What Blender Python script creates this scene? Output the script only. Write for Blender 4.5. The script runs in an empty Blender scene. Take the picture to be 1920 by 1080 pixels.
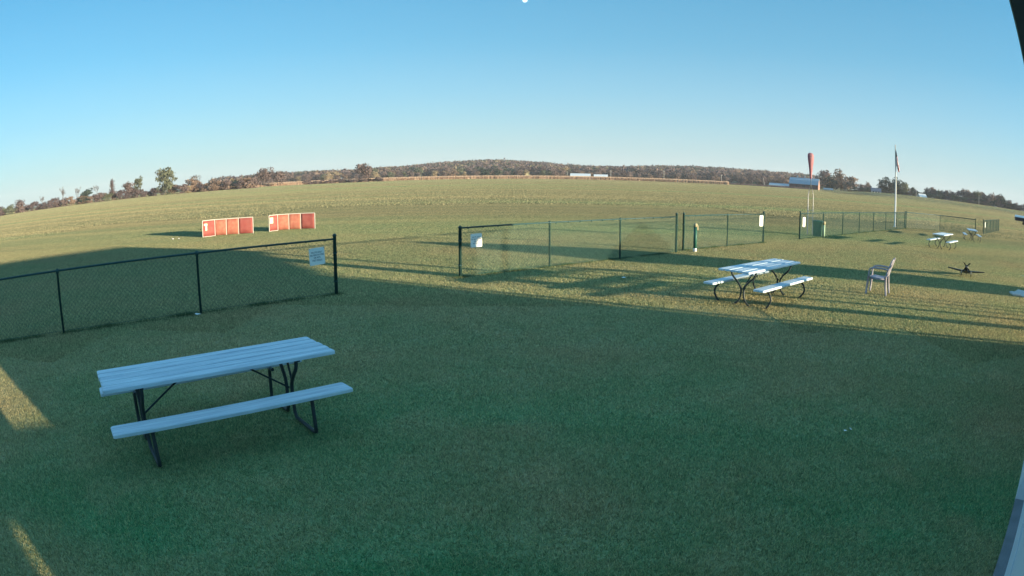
import bpy, math, random
import numpy as np
from mathutils import Vector, Matrix
random.seed(7); rng = np.random.default_rng(7)
sc = bpy.context.scene
COL = sc.collection
R = math.radians
# ------------------------------------------------------------------ camera
PITCH = 0.174383; CAMH = 2.459
cam = bpy.data.cameras.new('camera'); camo = bpy.data.objects.new('camera', cam); COL.objects.link(camo)
camo.location = (0, 0, CAMH); camo.rotation_euler = (math.pi/2-PITCH, 0, 0)
cam.type = 'PANO'; cam.panorama_type = 'FISHEYE_LENS_POLYNOMIAL'       # the wide-angle barrel lens of the webcam
cam.sensor_fit = 'HORIZONTAL'; cam.sensor_width = 36; cam.sensor_height = 20.25
cam.fisheye_fov = R(170)
cam.fisheye_polynomial_k0 = 0
cam.fisheye_polynomial_k1 = -4.31088624e-02; cam.fisheye_polynomial_k2 = -2.73886100e-04
cam.fisheye_polynomial_k3 = 2.04420562e-05; cam.fisheye_polynomial_k4 = -1.09624650e-06
cam.clip_start = 0.05; cam.clip_end = 9000
sc.camera = camo
# ------------------------------------------------------------------ light
SUN_EL = R(6.5); SUN_AZ = math.atan2(.875, -.485)
w = bpy.data.worlds.new('World'); sc.world = w; w.use_nodes = True
nt = w.node_tree; bg = nt.nodes['Background']
sky = nt.nodes.new('ShaderNodeTexSky'); sky.sky_type = 'NISHITA'; sky.sun_disc = False
sky.sun_elevation = SUN_EL; sky.sun_rotation = SUN_AZ
sky.air_density = 1.0; sky.dust_density = 0.3; sky.ozone_density = 3.0
gain = nt.nodes.new('ShaderNodeMix'); gain.data_type = 'RGBA'; gain.blend_type = 'MULTIPLY'; gain.inputs['Factor'].default_value = 1
gain.inputs['B'].default_value = (0.50, 1.32, 1.48, 1)
# pale air near the horizon, the same all the way round
geo = nt.nodes.new('ShaderNodeTexCoord'); sep = nt.nodes.new('ShaderNodeSeparateXYZ')
ramp = nt.nodes.new('ShaderNodeValToRGB')
cr = ramp.color_ramp; cr.elements[0].position = 0.0; cr.elements[0].color = (.78,)*3+(1,)
cr.elements[1].position = 0.5; cr.elements[1].color = (0,)*3+(1,)
for p, v in ((.03, .72), (.1, .46), (.2, .2), (.33, .06)):
    e = cr.elements.new(p); e.color = (v, v, v, 1)
mixh = nt.nodes.new('ShaderNodeMix'); mixh.data_type = 'RGBA'
mixh.inputs['B'].default_value = (3.55, 4.0, 4.4, 1)
L = nt.links.new
L(sky.outputs[0], gain.inputs['A']); L(geo.outputs['Generated'], sep.inputs[0]); L(sep.outputs['Z'], ramp.inputs[0])
L(gain.outputs['Result'], mixh.inputs['A']); L(ramp.outputs[0], mixh.inputs['Factor']); 
# even out the blue all round; zenith brightened to fill the shade
rampz = nt.nodes.new('ShaderNodeValToRGB'); e0, e1 = rampz.color_ramp.elements
e0.position = .0; e0.color = (.15,)*3+(1,); e1.position = .75; e1.color = (.85,)*3+(1,)
e = rampz.color_ramp.elements.new(.12); e.color = (.45,)*3+(1,)
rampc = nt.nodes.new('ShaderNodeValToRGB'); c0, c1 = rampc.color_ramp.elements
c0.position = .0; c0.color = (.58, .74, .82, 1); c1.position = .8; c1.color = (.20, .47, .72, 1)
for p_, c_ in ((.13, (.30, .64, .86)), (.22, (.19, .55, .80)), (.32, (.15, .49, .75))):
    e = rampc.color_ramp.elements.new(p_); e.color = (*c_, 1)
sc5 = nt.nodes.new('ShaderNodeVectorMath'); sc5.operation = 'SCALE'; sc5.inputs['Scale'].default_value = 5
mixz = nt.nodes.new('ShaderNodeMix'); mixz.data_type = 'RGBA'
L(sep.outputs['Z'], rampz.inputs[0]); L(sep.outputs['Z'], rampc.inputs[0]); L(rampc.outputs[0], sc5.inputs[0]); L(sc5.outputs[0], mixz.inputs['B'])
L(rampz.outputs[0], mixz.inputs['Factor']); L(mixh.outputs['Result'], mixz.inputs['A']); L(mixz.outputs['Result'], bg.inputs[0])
bg.inputs[1].default_value = 0.076
sl = bpy.data.lights.new('sun', 'SUN'); sl.energy = 4.9; sl.angle = R(0.5); sl.color = (1.0, .84, .56)
so = bpy.data.objects.new('sun', sl); COL.objects.link(so)
sdir = Vector((.875*math.cos(SUN_EL), -.485*math.cos(SUN_EL), math.sin(SUN_EL))).normalized()
so.rotation_euler = sdir.to_track_quat('Z', 'Y').to_euler(); so.location = (60, -40, 40)
vs = sc.view_settings; vs.view_transform = 'Standard'; vs.look = 'None'; vs.exposure = 1.4; vs.gamma = 1; vs.use_curve_mapping = False
sc.cycles.use_denoising = True
sc.cycles.max_bounces = 6; sc.cycles.transparent_max_bounces = 8; sc.cycles.diffuse_bounces = 5

# ------------------------------------------------------------------ materials
def mat(name, col, rough=.7, noise=None, metal=0, spec=.3, bump=None, trans=0, stretch=None):
    """noise=(scale, amount, second colour); bump=(scale, strength, distance)"""
    m = bpy.data.materials.new(name); m.use_nodes = True; t = m.node_tree; b = t.nodes['Principled BSDF']
    b.inputs['Base Color'].default_value = (*col, 1); b.inputs['Roughness'].default_value = rough
    b.inputs['Metallic'].default_value = metal; b.inputs['Specular IOR Level'].default_value = spec
    tc = t.nodes.new('ShaderNodeTexCoord')
    if noise:
        n = t.nodes.new('ShaderNodeTexNoise'); n.inputs['Scale'].default_value = noise[0]; n.inputs['Detail'].default_value = 5
        mx = t.nodes.new('ShaderNodeMix'); mx.data_type = 'RGBA'
        mx.inputs['A'].default_value = (*col, 1); mx.inputs['B'].default_value = (*noise[2], 1)
        mr = t.nodes.new('ShaderNodeMapRange'); mr.inputs['From Min'].default_value = .35; mr.inputs['From Max'].default_value = .68; mr.inputs['To Max'].default_value = noise[1]
        src = tc.outputs['Object']
        if stretch:
            mp = t.nodes.new('ShaderNodeMapping'); mp.inputs['Scale'].default_value = stretch; t.links.new(src, mp.inputs[0]); src = mp.outputs[0]
        t.links.new(src, n.inputs['Vector']); t.links.new(n.outputs['Fac'], mr.inputs['Value'])
        t.links.new(mr.outputs[0], mx.inputs['Factor']); t.links.new(mx.outputs['Result'], b.inputs['Base Color'])
    if bump:
        n2 = t.nodes.new('ShaderNodeTexNoise'); n2.inputs['Scale'].default_value = bump[0]; n2.inputs['Detail'].default_value = 4
        bp = t.nodes.new('ShaderNodeBump'); bp.inputs['Strength'].default_value = bump[1]; bp.inputs['Distance'].default_value = bump[2]
        t.links.new(tc.outputs['Object'], n2.inputs['Vector']); t.links.new(n2.outputs['Fac'], bp.inputs['Height']); t.links.new(bp.outputs[0], b.inputs['Normal'])
    if trans:
        tr = t.nodes.new('ShaderNodeBsdfTranslucent'); tr.inputs[0].default_value = (*col, 1)
        ms = t.nodes.new('ShaderNodeMixShader'); ms.inputs[0].default_value = trans
        t.links.new(b.outputs[0], ms.inputs[1]); t.links.new(tr.outputs[0], ms.inputs[2]); t.links.new(ms.outputs[0], t.nodes['Material Output'].inputs[0])
    return m

def grass_mat(name, base, blades=True):
    """world-space patches of green and straw, mowing bands further out, per-blade variation"""
    m = bpy.data.materials.new(name); m.use_nodes = True; t = m.node_tree; N = t.nodes; lk = t.links.new
    b = N['Principled BSDF']; b.inputs['Roughness'].default_value = .75; b.inputs['Specular IOR Level'].default_value = .12
    g = N.new('ShaderNodeNewGeometry')
    def noise(scale, detail=4, stretch=None):
        n = N.new('ShaderNodeTexNoise'); n.inputs['Scale'].default_value = scale; n.inputs['Detail'].default_value = detail
        if stretch:
            mp = N.new('ShaderNodeMapping'); mp.inputs['Scale'].default_value = stretch; mp.inputs['Rotation'].default_value = (0, 0, R(-4))
            lk(g.outputs['Position'], mp.inputs[0]); lk(mp.outputs[0], n.inputs['Vector'])
        else: lk(g.outputs['Position'], n.inputs['Vector'])
        return n.outputs['Fac']
    def rng_(src, a, b_, lo=0, hi=1):
        r = N.new('ShaderNodeMapRange'); r.inputs['From Min'].default_value = a; r.inputs['From Max'].default_value = b_
        r.inputs['To Min'].default_value = lo; r.inputs['To Max'].default_value = hi; lk(src, r.inputs['Value']); return r.outputs[0]
    def mix(a, b_, f, mode='MIX'):
        x = N.new('ShaderNodeMix'); x.data_type = 'RGBA'; x.blend_type = mode
        for s, i in ((a, 'A'), (b_, 'B')):
            if isinstance(s, tuple): x.inputs[i].default_value = (*s, 1)
            else: lk(s, x.inputs[i])
        if isinstance(f, float): x.inputs['Factor'].default_value = f
        else: lk(f, x.inputs['Factor'])
        return x.outputs['Result']
    green, olive, straw, far = base
    c = mix(green, olive, rng_(noise(.33, 5), .44, .70))
    c = mix(c, straw, rng_(noise(1.6, 6), .5, .8, 0, .45))
    # distance from the building side: drier turf out on the field
    ln = N.new('ShaderNodeVectorMath'); ln.operation = 'LENGTH'; lk(g.outputs['Position'], ln.inputs[0])
    c = mix(c, olive, rng_(ln.outputs['Value'], 4, 10, 0, .65))
    c = mix(c, far, rng_(ln.outputs['Value'], 14, 45, 0, 1))
    c = mix(c, straw, rng_(noise(1.0, 5, (.006, .11, .1)), .48, .68, 0, .30))
    c = mix(c, olive, rng_(noise(1.0, 4, (.003, .33, .1)), .48, .6, 0, .35))
    c = mix(c, green, rng_(noise(1.0, 3, (.004, .05, .1)), .5, .66, 0, .35))
    if blades:
        rp = g.outputs['Random Per Island']
        c = mix(c, straw, rng_(rp, .72, 1.0, 0, .65))
        v = N.new('ShaderNodeHueSaturation'); lk(c, v.inputs['Color']); lk(rng_(rp, 0, 1, .4, 1.7), v.inputs['Value']); c = v.outputs[0]
    else:
        c = mix(c, (.20, .19, .11), .15)
    lk(c, b.inputs['Base Color'])
    if blades:
        tr = N.new('ShaderNodeBsdfTranslucent'); lk(c, tr.inputs[0]); ms = N.new('ShaderNodeMixShader'); ms.inputs[0].default_value = .45
        lk(b.outputs[0], ms.inputs[1]); lk(tr.outputs[0], ms.inputs[2]); lk(ms.outputs[0], N['Material Output'].inputs[0])
    return m

GR = ((.13, .37, .165), (.43, .37, .20), (.62, .47, .27), (.225, .235, .145))
M = dict(
    blade=grass_mat('grass_blades', GR), soil=grass_mat('turf_soil', GR, False),
    board=mat('pale_blue_grey_board', (.68, .80, .88), .6, (3.0, .9, (.42, .52, .62)), bump=(30, .4, .01), stretch=(.6, 9, 3)),
    steel=mat('dark_green_steel', (.035, .05, .055), .5, (20, .4, (.055, .065, .065))),
    galv=mat('galvanised_steel', (.30, .30, .31), .4, (12, .4, (.24, .24, .24)), metal=.7),
    post=mat('dark_green_fence_post', (.022, .062, .062), .5, (9, .5, (.035, .09, .08)), spec=.4),
    wire=mat('green_vinyl_wire', (.022, .095, .082), .5, spec=.4),
    white=mat('white_paint', (.72, .74, .76), .5, (4, .3, (.6, .6, .58))),
    sign=mat('white_sign_board', (.90, .90, .88), .4), ink=mat('dark_print', (.10, .12, .17), .6),
    red=mat('shaded_red_barrier_fabric', (.36, .095, .09), .8, (5, .8, (.44, .15, .13)), trans=.3),
    orange=mat('sunlit_orange_barrier_fabric', (.43, .145, .11), .8, (6, .9, (.50, .23, .16)), trans=.3),
    frame=mat('white_pipe', (.55, .50, .46), .5), label=mat('yellowed_label', (.78, .70, .50), .6, (8, .6, (.8, .4, .25))),
    sock=mat('faded_orange_nylon', (.46, .18, .21), .7, (4, .7, (.54, .32, .35)), trans=.35),
    plastic=mat('grey_plastic', (.36, .34, .40), .45, (6, .4, (.28, .27, .32))),
    bin=mat('green_bin', (.02, .10, .08), .5, (5, .4, (.04, .14, .11))), tan=mat('tan_cap', (.42, .36, .22), .7, (9, .5, (.28, .27, .16))),
    navy=mat('dark_navy_film', (.012, .016, .030), .35), black=mat('black_rubber', (.012, .012, .013), .7),
    silver=mat('pale_metal', (.5, .5, .5), .35, metal=.4),
    siding=mat('pale_siding', (.66, .70, .76), .6, (2, .3, (.58, .62, .66))), concrete=mat('concrete', (.24, .25, .27), .9, (6, .6, (.16, .17, .18)), bump=(40, .4, .01)),
    fascia=mat('dark_fascia', (.05, .05, .06), .6), roof=mat('brown_shingle', (.09, .07, .06), .9, (3, .6, (.05, .04, .04))),
    trim=mat('light_metal_trim', (.55, .58, .62), .4), wood=mat('grey_timber', (.2, .17, .13), .85, (6, .5, (.12, .10, .08))),
    bark=mat('bark', (.10, .080, .075), .9, (2, .5, (.16, .13, .12))),
    corn=mat('dry_corn', (.58, .42, .31), .9, (.06, .6, (.46, .32, .24)), trans=.3),
    barnroof=mat('blue_grey_metal_roof', (.30, .42, .52), .45, (.6, .4, (.24, .34, .42)), metal=.1),
    barnwall=mat('dark_red_barn_boards', (.10, .045, .05), .85, (.8, .5, (.06, .035, .045))),
    barnfront=mat('pale_pink_barn_front', (.34, .21, .18), .85, (.8, .5, (.28, .17, .15))),
    housewall=mat('pale_house_wall', (.55, .55, .56), .7), houseroof=mat('grey_house_roof', (.16, .17, .22), .8), darkglass=mat('dark_window', (.02, .025, .04), .2),
    glossywhite=mat('white_cover', (.75, .78, .80), .35), poleg=mat('weathered_grey_pole', (.45, .43, .42), .8),
    stone=mat('pale_stone', (.55, .54, .52), .8, (5, .4, (.4, .38, .36))),
    navycloth=mat('flag_navy', (.015, .02, .055), .8, trans=.25), redcloth=mat('flag_red', (.38, .035, .045), .8, trans=.25), whitecloth=mat('flag_white', (.75, .72, .72), .8, trans=.25),
)
# chrome pale top for the near poles' sunny side comes from the sun alone
def foliage(name, c1, c2, tr=.25):
    m = bpy.data.materials.new(name); m.use_nodes = True; t = m.node_tree; N = t.nodes; lk = t.links.new; b = N['Principled BSDF']
    b.inputs['Roughness'].default_value = .8; b.inputs['Specular IOR Level'].default_value = .1
    g = N.new('ShaderNodeNewGeometry'); oi = N.new('ShaderNodeObjectInfo')
    x = N.new('ShaderNodeMix'); x.data_type = 'RGBA'; x.inputs['A'].default_value = (*c1, 1); x.inputs['B'].default_value = (*c2, 1)
    a = N.new('ShaderNodeMath'); a.operation = 'ADD'; a.use_clamp = True
    s1 = N.new('ShaderNodeMath'); s1.operation = 'MULTIPLY'; s1.inputs[1].default_value = .5; lk(g.outputs['Random Per Island'], s1.inputs[0])
    s2 = N.new('ShaderNodeMath'); s2.operation = 'MULTIPLY'; s2.inputs[1].default_value = .5; lk(oi.outputs['Random'], s2.inputs[0])
    lk(s1.outputs[0], a.inputs[0]); lk(s2.outputs[0], a.inputs[1]); lk(a.outputs[0], x.inputs['Factor'])
    v = N.new('ShaderNodeHueSaturation'); mr = N.new('ShaderNodeMapRange'); mr.inputs['To Min'].default_value = .8; mr.inputs['To Max'].default_value = 1.2
    lk(g.outputs['Random Per Island'], mr.inputs[0]); lk(x.outputs['Result'], v.inputs['Color']); lk(mr.outputs[0], v.inputs['Value']); lk(v.outputs[0], b.inputs['Base Color'])
    trn = N.new('ShaderNodeBsdfTranslucent'); lk(v.outputs[0], trn.inputs[0]); ms = N.new('ShaderNodeMixShader'); ms.inputs[0].default_value = tr
    lk(b.outputs[0], ms.inputs[1]); lk(trn.outputs[0], ms.inputs[2]); lk(ms.outputs[0], N['Material Output'].inputs[0]); return m
F = dict(
    mauve=foliage('bare_mauve_twigs', (.145, .108, .112), (.20, .148, .14)),
    rust=foliage('rust_foliage', (.20, .14, .115), (.26, .185, .145)),
    tan=foliage('tan_foliage', (.28, .22, .15), (.36, .28, .18)),
    olive=foliage('olive_foliage', (.095, .11, .075), (.14, .15, .095)),
    dark=foliage('dark_green_foliage', (.022, .042, .042), (.05, .07, .058)),
    purple=foliage('purple_brown_foliage', (.10, .076, .086), (.145, .108, .112)),
)

# ------------------------------------------------------------------ mesh helpers
class MB:
    def __init__(s): s.v = []; s.f = []; s.mi = []
    def add(s, vs, fs, mi=0):
        o = len(s.v); s.v += [tuple(v) for v in vs]; s.f += [tuple(i+o for i in f) for f in fs]; s.mi += [mi]*len(fs); return s
    def box(s, c, d, rz=0, mi=0, M4=None):
        x, y, z = d[0]/2, d[1]/2, d[2]/2; ca, sa = math.cos(rz), math.sin(rz)
        vs = []
        for k in (-z, z):
            for i, j in ((-x, -y), (x, -y), (x, y), (-x, y)):
                vs.append((c[0]+ca*i-sa*j, c[1]+sa*i+ca*j, c[2]+k))
        if M4: vs = [tuple(M4 @ Vector(v)) for v in vs]
        return s.add(vs, [(0, 3, 2, 1), (4, 5, 6, 7), (0, 1, 5, 4), (1, 2, 6, 5), (2, 3, 7, 6), (3, 0, 4, 7)], mi)
    def bbox(s, c, d, b, rz=0):
        """box with chamfered vertical corners and top edge"""
        x, y, z = d[0]/2, d[1]/2, d[2]/2; ca, sa = math.cos(rz), math.sin(rz); vs = []
        def ring(ins, k):
            X, Y = x-ins, y-ins; q = [(X-b, -Y), (X, -Y+b), (X, Y-b), (X-b, Y), (-X+b, Y), (-X, Y-b), (-X, -Y+b), (-X+b, -Y)]
            for i, j in q: vs.append((c[0]+ca*i-sa*j, c[1]+sa*i+ca*j, c[2]+k))
        bb = min(b, z)*.6
        ring(0, -z); ring(0, z-bb); ring(bb, z)
        fs = [tuple(range(7, -1, -1)), tuple(range(16, 24))]
        for l in (0, 8):
            for i in range(8): fs.append((l+i, l+(i+1) % 8, l+8+(i+1) % 8, l+8+i))
        return s.add(vs, fs)
    def tube(s, pts, r, n=8, cap=True, mi=0):
        P = [Vector(p) for p in pts]; rs = r if isinstance(r, (list, tuple)) else [r]*len(P)
        vs = []; up = None
        for i, p in enumerate(P):
            t = ((P[min(i+1, len(P)-1)]-p).normalized()+(p-P[max(i-1, 0)]).normalized())
            t = t.normalized() if t.length > 1e-6 else Vector((0, 0, 1))
            if up is None:
                up = Vector((0, 0, 1)) if abs(t.z) < .9 else Vector((1, 0, 0))
            a = t.cross(up)
            if a.length < 1e-4: a = t.cross(Vector((1, 0, 0)))
            a.normalize(); b = a.cross(t).normalized(); up = b
            for k in range(n):
                q = 2*math.pi*k/n; vs.append(p+(a*math.cos(q)+b*math.sin(q))*rs[i])
        fs = []
        for i in range(len(P)-1):
            for k in range(n):
                fs.append((i*n+k, i*n+(k+1) % n, (i+1)*n+(k+1) % n, (i+1)*n+k))
        if cap: fs += [tuple(range(n)), tuple(range(len(P)*n-1, (len(P)-1)*n-1, -1))]
        return s.add(vs, fs, mi)
    def lathe(s, c, prof, n=16, mi=0):
        vs = []
        for r_, z in prof:
            for k in range(n): q = 2*math.pi*k/n; vs.append((c[0]+r_*math.cos(q), c[1]+r_*math.sin(q), c[2]+z))
        fs = [(i*n+k, i*n+(k+1) % n, (i+1)*n+(k+1) % n, (i+1)*n+k) for i in range(len(prof)-1) for k in range(n)]
        if prof[0][0] > .001: fs.append(tuple(range(n-1, -1, -1)))
        if prof[-1][0] > .001: fs.append(tuple(range((len(prof)-1)*n, len(prof)*n)))
        return s.add(vs, fs, mi)
    def mesh(s, name, mats, smooth=False):
        me = bpy.data.meshes.new(name); me.from_pydata(s.v, [], s.f)
        for m in (mats if isinstance(mats, (list, tuple)) else [mats]): me.materials.append(m)
        if any(s.mi): me.polygons.foreach_set('material_index', s.mi)
        if smooth: me.polygons.foreach_set('use_smooth', [True]*len(s.f))
        me.update(); return me
    def build(s, name, mats, parent=None, smooth=False):
        o = bpy.data.objects.new(name, s.mesh(name, mats, smooth)); COL.objects.link(o)
        if parent: o.parent = parent
        return o
def tag(o, label=None, cat=None, group=None, kind=None):
    for k, v in (('label', label), ('category', cat), ('group', group), ('kind', kind)):
        if v: o[k] = v
    return o
def thing(name, loc, rz, label, cat, group=None):
    o = bpy.data.objects.new(name, None); COL.objects.link(o); o.location = loc; o.rotation_euler = (0, 0, rz); o.empty_display_size = .2
    return tag(o, label, cat, group)
def copy_tree(o, parent=None):
    c = o.copy(); COL.objects.link(c); c.parent = parent
    for ch in [x for x in bpy.data.objects if x.parent == o]: copy_tree(ch, c)
    return c
def tri_mesh(name, V, mats, mi=None, verts_per=3):
    """V: (n, verts_per, 3) array of separate faces"""
    n = V.shape[0]; me = bpy.data.meshes.new(name)
    me.vertices.add(n*verts_per); me.vertices.foreach_set('co', V.astype(np.float32).ravel())
    me.loops.add(n*verts_per); me.loops.foreach_set('vertex_index', np.arange(n*verts_per, dtype=np.int32))
    me.polygons.add(n); me.polygons.foreach_set('loop_start', np.arange(0, n*verts_per, verts_per, dtype=np.int32))
    for m in (mats if isinstance(mats, (list, tuple)) else [mats]): me.materials.append(m)
    if mi is not None: me.polygons.foreach_set('material_index', np.asarray(mi, dtype=np.int32))
    me.update(calc_edges=True); me.validate(); return me
def linkobj(name, me, parent=None):
    o = bpy.data.objects.new(name, me); COL.objects.link(o)
    if parent: o.parent = parent
    return o

# ------------------------------------------------------------------ terrain
def S(x, a, b): t = min(1, max(0, (x-a)/(b-a))); return t*t*(3-2*t)
SKY_AZ = [-34, -25, -23, -21, -19, -17, -15, -13, -11.3, -9.4, -7.5, -4.7, -1.2, 1.9, 5.7, 9.4, 13.3, 18.1, 23, 26, 30]
SKY_EL = [.2, .35, .68, .85, .80, .86, .74, .9, .95, 1.0, 1.2, 1.35, 1.46, 1.27, .98, .95, 1.18, 1.24, 1.14, 1.1, .9]
def hill_h(az, r):
    top = CAMH+math.tan(R(np.interp(az, SKY_AZ, SKY_EL, left=.2, right=.6)))*1000-13
    return max(0, top)*S(r, 640, 1000)
def tz(x, y):
    az = math.degrees(math.atan2(x, y)); r = math.hypot(x, y)
    if r < 240: return 0.0
    return 2.25*S(az, 28, 35.5)*S(r, 250, 520)+hill_h(az, r)*S(az, -40, -30)*(1-S(az, 30, 42))
def pol(az, r): return r*math.sin(R(az)), r*math.cos(R(az))
def ground():
    rs = [0, 3, 6, 10, 16, 25, 40, 70, 120, 180, 240, 280, 320, 360, 400, 440, 480, 520, 560, 620, 660, 700, 760, 820, 880, 940, 1000, 1100, 1400, 2500, 6000]
    n = 240; vs = [(0, 0, 0)]; fs = []
    for r in rs[1:]:
        for k in range(n):
            a = 360*k/n; a = a-360 if a > 180 else a; x, y = pol(a, r); vs.append((x, y, tz(x, y)))
    for k in range(n): fs.append((0, 1+(k+1) % n, 1+k))
    for i in range(len(rs)-2):
        for k in range(n):
            a, b = 1+i*n+k, 1+i*n+(k+1) % n; fs.append((a, b, b+n, a+n))
    m = MB(); m.add(vs, fs); o = m.build('ground', M['soil'], smooth=True); tag(o, kind='structure'); return o
ground()

# ------------------------------------------------------------------ building frame: s along the facade, t towards the lawn
DX, DY = .7785, .6276
def bp(s, t, z=0): return (s*DX-t*DY, s*DY+t*DX, z)
BR = math.atan2(DY, DX)
def bbx(mb, s0, s1, t0, t1, z0, z1):
    c = bp((s0+s1)/2, (t0+t1)/2, (z0+z1)/2); mb.box(c, (s1-s0, t1-t0, z1-z0), BR); return mb

# ------------------------------------------------------------------ grass
def in_view(x, y, m=0):
    r = math.hypot(x, y); az = math.degrees(math.atan2(x, y))
    if y < -.3: return False
    if r > 11: return abs(az) < 56+m
    # close in, keep the lawn side of the slab
    t = -x*DY+y*DX
    return t > -.5 and az > -66
def grass_layer(name, tile, nb, wid, hgt, r0, r1, lean, fade=0, cut=None):
    sites = []
    k = int(r1/tile)+2
    for i in range(-k, k):
        for j in range(-1, k):
            x, y = (i+.5)*tile, (j+.5)*tile; r = math.hypot(x, y)
            if not (r0 < r < r1) or not in_view(x, y): continue
            if fade and random.random() < max((r0+fade-r)/fade, (r-r1+fade)/fade, 0): continue
            t = -x*DY+y*DX
            if cut and t < cut: continue
            sites.append((x, y, tz(x, y)))
    c = rng.uniform(-tile/2, tile/2, (nb, 2)); a = rng.uniform(0, 2*np.pi, nb); h = hgt*rng.uniform(.55, 1.15, nb); ww = wid*rng.uniform(.6, 1.3, nb)
    dx, dy = np.cos(a)*ww/2, np.sin(a)*ww/2; la = rng.uniform(0, 2*np.pi, nb); ll = h*lean*np.where(rng.random(nb) < .5, rng.uniform(.1, .5, nb), rng.uniform(.5, 1.6, nb))
    T = np.zeros((nb, 3, 3)); T[:, 0] = np.stack([c[:, 0]-dx, c[:, 1]-dy, 0*h], 1); T[:, 1] = np.stack([c[:, 0]+dx, c[:, 1]+dy, 0*h], 1)
    T[:, 2] = np.stack([c[:, 0]+np.cos(la)*ll, c[:, 1]+np.sin(la)*ll, h], 1)
    ns = len(sites); me = bpy.data.meshes.new(name)
    V = np.concatenate([T.reshape(-1, 3), np.array(sites)]).astype(np.float32)
    me.vertices.add(len(V)); me.vertices.foreach_set('co', V.ravel())
    me.loops.add(nb*3); me.loops.foreach_set('vertex_index', np.arange(nb*3, dtype=np.int32))
    me.polygons.add(nb); me.polygons.foreach_set('loop_start', np.arange(0, nb*3, 3, dtype=np.int32))
    me.materials.append(M['blade']); me.update(calc_edges=True)
    at = me.attributes.new('site', 'BOOLEAN', 'POINT'); at.data.foreach_set('value', [False]*(nb*3)+[True]*ns)
    ar = me.attributes.new('turn', 'FLOAT', 'POINT'); ar.data.foreach_set('value', np.concatenate([np.zeros(nb*3), rng.integers(0, 4, ns)*np.pi/2]).astype(np.float32))
    o = linkobj(name, me); tag(o, kind='stuff')
    g = bpy.data.node_groups.new(name, 'GeometryNodeTree')
    g.interface.new_socket('Geometry', in_out='INPUT', socket_type='NodeSocketGeometry'); g.interface.new_socket('Geometry', in_out='OUTPUT', socket_type='NodeSocketGeometry')
    N = g.nodes; lk = g.links.new; gi = N.new('NodeGroupInput'); go = N.new('NodeGroupOutput')
    na = N.new('GeometryNodeInputNamedAttribute'); na.data_type = 'BOOLEAN'; na.inputs[0].default_value = 'site'
    nr = N.new('GeometryNodeInputNamedAttribute'); nr.data_type = 'FLOAT'; nr.inputs[0].default_value = 'turn'
    m2p = N.new('GeometryNodeMeshToPoints'); de = N.new('GeometryNodeDeleteGeometry'); iop = N.new('GeometryNodeInstanceOnPoints')
    cx = N.new('ShaderNodeCombineXYZ')
    lk(gi.outputs[0], m2p.inputs['Mesh']); lk(na.outputs[0], m2p.inputs['Selection']); lk(gi.outputs[0], de.inputs['Geometry']); lk(na.outputs[0], de.inputs['Selection'])
    lk(m2p.outputs[0], iop.inputs['Points']); lk(de.outputs[0], iop.inputs['Instance']); lk(nr.outputs[0], cx.inputs['Z']); lk(cx.outputs[0], iop.inputs['Rotation'])
    lk(iop.outputs[0], go.inputs[0])
    md = o.modifiers.new('scatter', 'NODES'); md.node_group = g
    return o
def lawn():
    """every blade of the near lawn, denser towards the camera"""
    P = []
    for r0, r1, dens, wd in ((.9, 3.6, 19000, .0048), (3.6, 6, 12000, .0058), (6, 9, 8000, .0072), (9, 13.2, 5200, .009)):
        n = int(dens*.5*(r1*r1-r0*r0)*R(122)); r_ = np.sqrt(rng.uniform(r0*r0, r1*r1, n)); az = np.radians(rng.uniform(-66, 56, n))
        x, y = r_*np.sin(az), r_*np.cos(az); k = (-x*DY+y*DX) > -.30; P.append(np.stack([x[k], y[k], np.full(k.sum(), wd)], 1))
    P = np.concatenate(P); n = len(P); a = rng.uniform(0, 2*np.pi, n); la = rng.uniform(0, 2*np.pi, n)
    clump = np.sin(P[:, 0]*3.1+np.sin(P[:, 1]*2.3)*1.7)*np.sin(P[:, 1]*2.7+np.sin(P[:, 0]*1.9)*2.1)
    h = .026*rng.uniform(.5, 1.2, n)*(1+.18*clump); ww = P[:, 2]*rng.uniform(.6, 1.3, n)
    ll = .026*np.where(rng.random(n) < .45, rng.uniform(.1, .6, n), rng.uniform(.7, 2.0, n))
    dx, dy = np.cos(a)*ww/2, np.sin(a)*ww/2; T = np.zeros((n, 3, 3)); x, y = P[:, 0], P[:, 1]
    T[:, 0] = np.stack([x-dx, y-dy, 0*h], 1); T[:, 1] = np.stack([x+dx, y+dy, 0*h], 1); T[:, 2] = np.stack([x+np.cos(la)*ll, y+np.sin(la)*ll, h], 1)
    me = bpy.data.meshes.new('lawn_grass'); me.vertices.add(n*3); me.vertices.foreach_set('co', T.astype(np.float32).ravel())
    me.loops.add(n*3); me.loops.foreach_set('vertex_index', np.arange(n*3, dtype=np.int32)); me.polygons.add(n); me.polygons.foreach_set('loop_start', np.arange(0, n*3, 3, dtype=np.int32))
    me.materials.append(M['blade']); me.update(calc_edges=True); tag(linkobj('lawn_grass', me), 'short green lawn grass around the picnic tables', 'grass', kind='stuff')
lawn()
tag(grass_layer('mown_grass', 2.4, 17000, .016, .040, 11.4, 62, 1.0, cut=-.5), 'short mown grass beyond the near lawn', 'grass')
tag(grass_layer('field_grass', 9, 14000, .10, .10, 52, 335, .8), 'open green flying field out to the corn', 'grass')
tag(grass_layer('far_field_grass', 24, 16000, .3, .16, 318, 545, .8), 'far edge of the green field under the trees', 'grass')

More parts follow.
